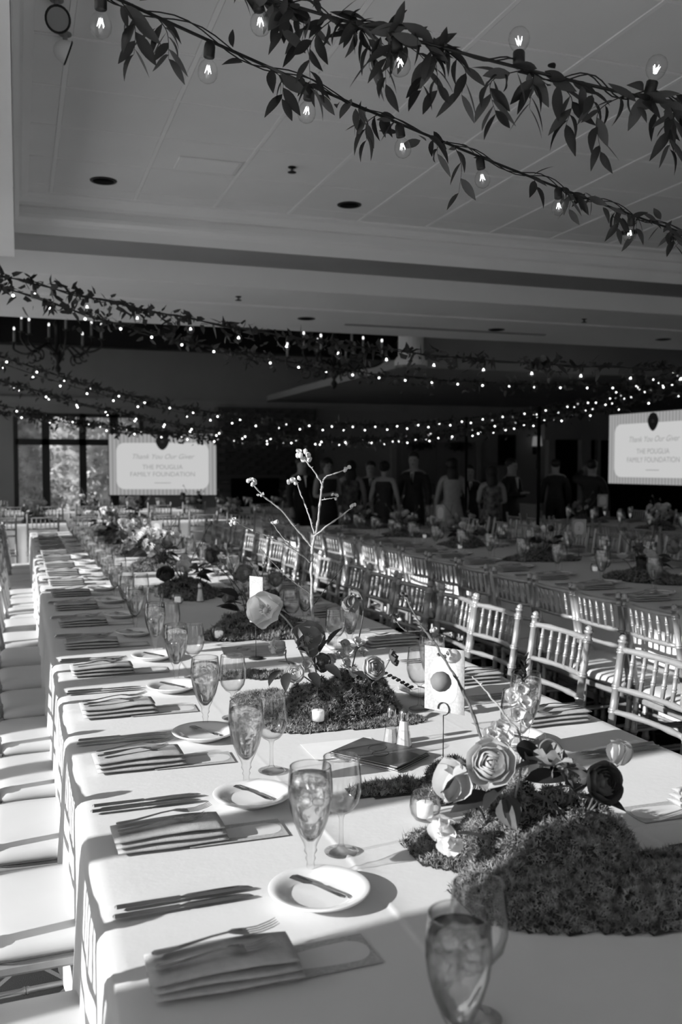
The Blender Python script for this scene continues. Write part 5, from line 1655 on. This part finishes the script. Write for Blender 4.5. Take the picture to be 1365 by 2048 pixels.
# ------------------------------------------------------------------ guests far back
def skin_mesh(name, V, E, rad, m, sub=1):
    me = bpy.data.meshes.new(name)
    me.from_pydata(V, E, [])
    o = bpy.data.objects.new(name, me); COL.objects.link(o)
    md = o.modifiers.new('s', 'SKIN'); md.use_smooth_shade = True
    for i, r in enumerate(rad):
        sv = me.skin_vertices[0].data[i]
        sv.radius = r if isinstance(r, tuple) else (r, r)
    me.skin_vertices[0].data[0].use_root = True
    s2 = o.modifiers.new('b', 'SUBSURF'); s2.levels = sub
    dg = bpy.context.evaluated_depsgraph_get()
    out = bpy.data.meshes.new_from_object(o.evaluated_get(dg))
    bpy.data.objects.remove(o)
    out.name = name
    out.materials.clear(); out.materials.append(M[m])
    out.shade_smooth()
    return out
def person(x, y, rz, h, label, outfit, arms='down', hair='long', cloth_m='suit'):
    """faces local -y.  outfit: 'suit' or 'dress'"""
    t = thing('person', label, 'person', (x, y, 0), rz, 'guests standing at the back')
    k = h / 1.75
    J = dict(pel=(0, 0, .95), wst=(0, .01, 1.10), chs=(0, .01, 1.30), trp=(0, .01, 1.42), nek=(0, .008, 1.50), hd0=(0, -.015, 1.575), hd1=(0, -.01, 1.65))
    V = []; E = []; Rd = []; name = {}
    def add(n_, p, r, par=None):
        name[n_] = len(V); V.append(tuple(c * k for c in p)); Rd.append(r if isinstance(r, tuple) else r)
        if par: E.append((name[par], name[n_]))
    add('pel', J['pel'], (.15, .11)); add('wst', J['wst'], (.125, .095), 'pel'); add('chs', J['chs'], (.155, .11), 'wst'); add('trp', J['trp'], (.12, .085), 'chs'); add('nek', J['nek'], .054, 'trp')
    add('hd0', J['hd0'], (.080, .090), 'nek'); add('hd1', J['hd1'], (.098, .112), 'hd0'); add('top', (0, 0, 1.715), (.075, .08), 'hd1')
    for s in (-1, 1):
        n_ = 'r' if s > 0 else 'l'
        add(n_ + 'sh', (s * .175, .01, 1.425), .068, 'trp')
        if arms == 'raised' and s > 0:
            el = (.34, -.10, 1.42); wr = (.22, -.28, 1.58)
        elif arms == 'fold':
            el = (s * .24, -.02, 1.12); wr = (s * .07, -.24, 1.16)
        else:
            el = (s * .25, .02, 1.13); wr = (s * .26, -.08, .89)
        add(n_ + 'el', el, .043, n_ + 'sh'); add(n_ + 'wr', wr, .030, n_ + 'el')
        d = (Vector(wr) - Vector(el)).normalized()
        pm = Vector(wr) + d * .07
        add(n_ + 'hn', tuple(pm), (.038, .022), n_ + 'wr')
        sd = d.cross(Vector((0, 1, .2))).normalized()
        for q_ in range(4):
            add(n_ + 'f%d' % q_, tuple(pm + d * (.085 - .008 * abs(q_ - 1.4)) + sd * (.012 * (q_ - 1.5)) + Vector((0, -.012, -.01))), .008, n_ + 'hn')
        add(n_ + 'th', tuple(pm + sd * -.045 * s + d * .02), .010, n_ + 'hn')
        add(n_ + 'hp', (s * .09, 0, .88), .095, 'pel'); add(n_ + 'kn', (s * .10, -.01, .50), .062, n_ + 'hp'); add(n_ + 'an', (s * .10, .02, .09), .042, n_ + 'kn'); add(n_ + 'ft', (s * .11, -.14, .035), .035, n_ + 'an')
    if outfit == 'suit':
        for n_ in ('chs', 'trp', 'wst', 'pel', 'rsh', 'lsh', 'rel', 'lel', 'rhp', 'lhp', 'rkn', 'lkn'):
            r = Rd[name[n_]]; r = r if isinstance(r, tuple) else (r, r)
            Rd[name[n_]] = (r[0] * .72, r[1] * .72)
    link('body', skin_mesh('body', V, E, [tuple(c * k for c in (r if isinstance(r, tuple) else (r, r))) for r in Rd], 'skin'), t)
    # face: nose, eyes, mouth
    f_ = MB().ball((0, -.105 * k, 1.60 * k), .013 * k, 6, (.8, 1.1, 1.5)).build('nose', 'skin', t)
    MB().ball((-.03 * k, -.088 * k, 1.63 * k), .010 * k, 6).ball((.03 * k, -.088 * k, 1.63 * k), .010 * k, 6).build('eyes', 'black', t)
    MB().ball((0, -.088 * k, 1.565 * k), .02 * k, 6, (1.1, .5, .35)).build('mouth', 'barkdark', t)
    if hair == 'long':
        MB().ball((0, .022 * k, 1.67 * k), .116 * k, 14, (.97, 1.0, 1.0)).ball((0, .06 * k, 1.50 * k), .11 * k, 12, (1.0, .62, 1.7), jit=.04).build('hair', 'hair', t)
    elif hair == 'bun':
        MB().ball((0, .02 * k, 1.68 * k), .108 * k, 14, (.95, 1.0, .95)).ball((0, .11 * k, 1.70 * k), .045 * k, 10).build('hair', 'hair', t)
    else:
        MB().ball((0, .022 * k, 1.685 * k), .104 * k, 14, (.92, 1.02, .88)).build('hair', 'hair', t)
    if outfit == 'suit':
        keep = ['pel', 'wst', 'chs', 'trp', 'rsh', 'rel', 'rwr', 'lsh', 'lel', 'lwr', 'rhp', 'rkn', 'ran', 'lhp', 'lkn', 'lan']
        idx = {name[n_]: i for i, n_ in enumerate(keep)}
        V2 = [V[name[n_]] for n_ in keep]; E2 = [(idx[a], idx[b]) for a, b in E if a in idx and b in idx]
        R2_ = []
        for n_ in keep:
            r = Rd[name[n_]]; r = r if isinstance(r, tuple) else (r, r)
            g_ = .028 if n_[1:] in ('hp', 'kn', 'an') else .022
            if n_ in ('chs', 'trp', 'wst', 'pel', 'rsh', 'lsh', 'rel', 'lel', 'rhp', 'lhp', 'rkn', 'lkn'): r = (r[0] / .72, r[1] / .72)
            R2_.append(((r[0] + g_) * k, (r[1] + g_) * k))
        V2[keep.index('ran')] = tuple(Vector(V2[keep.index('ran')]) + Vector((0, 0, .03)))
        link('suit', skin_mesh('suit', V2, E2, R2_, cloth_m), t)
        MB().tube([(0, -.138 * k, 1.24 * k), (0, -.115 * k, 1.44 * k)], [.006 * k, .034 * k], 8).build('shirt_front', 'shirt', t, False)
        MB().tube([(0, -.158 * k, 1.24 * k), (0, -.150 * k, 1.42 * k)], [.014 * k, .009 * k], 6).build('tie', 'black', t, False)
    else:
        prof = [(.17, 1.42), (.175, 1.34), (.165, 1.28), (.14, 1.12), (.165, .98), (.19, .86), (.21, .6), (.24, .30), (.25, .28)]
        mt = Matrix.Scale(k, 4) @ Matrix.Diagonal((1, .78, 1, 1))
        rr = random.Random(int(x * 10))
        tt = MB().lathe(prof[::-1], 28, mt)
        tt.v = [(p[0] * (1 + .05 * math.sin(math.atan2(p[1], p[0]) * 7) * max(0, 1 - p[2] / 1.0)), p[1] * (1 + .05 * math.sin(math.atan2(p[1], p[0]) * 7) * max(0, 1 - p[2] / 1.0)), p[2]) for p in tt.v]
        tt.build('dress', cloth_m, t)
def fx(u, d):
    return None
PEO = [
 ((4.225, 14.009), 1.63, .3, 'man in dark clothes standing leftmost of the guests, half turned', 'suit', 'down', 'short', 'suit'),
 ((4.479, 13.496), 1.60, .1, 'woman with long dark hair in a dark dress facing the camera', 'dress', 'fold', 'long', 'dress_d'),
 ((5.058, 14.037), 1.56, 2.8, 'woman with dark hair in a patterned dress, seen from behind', 'dress', 'down', 'long', 'patterned'),
 ((5.506, 14.305), 1.56, -.4, 'man in a dark suit in the middle of the group', 'suit', 'down', 'short', 'suit'),
 ((5.35, 13.298), 1.55, 2.4, 'woman with short dark hair in a dark dress, turned away', 'dress', 'down', 'bun', 'dress_d'),
 ((5.895, 13.427), 1.70, -.6, 'tallest man in suit and tie before the double doors', 'suit', 'down', 'short', 'suit'),
 ((6.203, 12.683), 1.59, 2.9, 'woman with long dark hair in a long pale dress', 'dress', 'down', 'long', 'dress_l'),
 ((7.098, 13.856), 1.50, -.3, 'person in dark clothes standing behind the pale dress', 'suit', 'down', 'short', 'suit'),
 ((6.678, 12.306), 1.48, 2.7, 'woman with dark hair in a light patterned dress, right group', 'dress', 'fold', 'long', 'patterned'),
 ((7.355, 12.918), 1.60, .5, 'broad man in a black jacket beside the patterned dress', 'suit', 'fold', 'short', 'suit'),
 ((9.109, 14.428), 1.60, 2.6, 'man in dark clothes in front of the dark opening right of the sconce', 'suit', 'down', 'short', 'suit'),
 ((8.321, 12.157), 1.58, 2.3, 'person in a dark jacket with arm raised left of the right screen', 'suit', 'raised', 'short', 'suit'),
]
for (xy, h, rz, lab, outfit, arms, hair, cm) in PEO:
    person(xy[0], xy[1], rz, h, lab, outfit, arms, hair, cm)
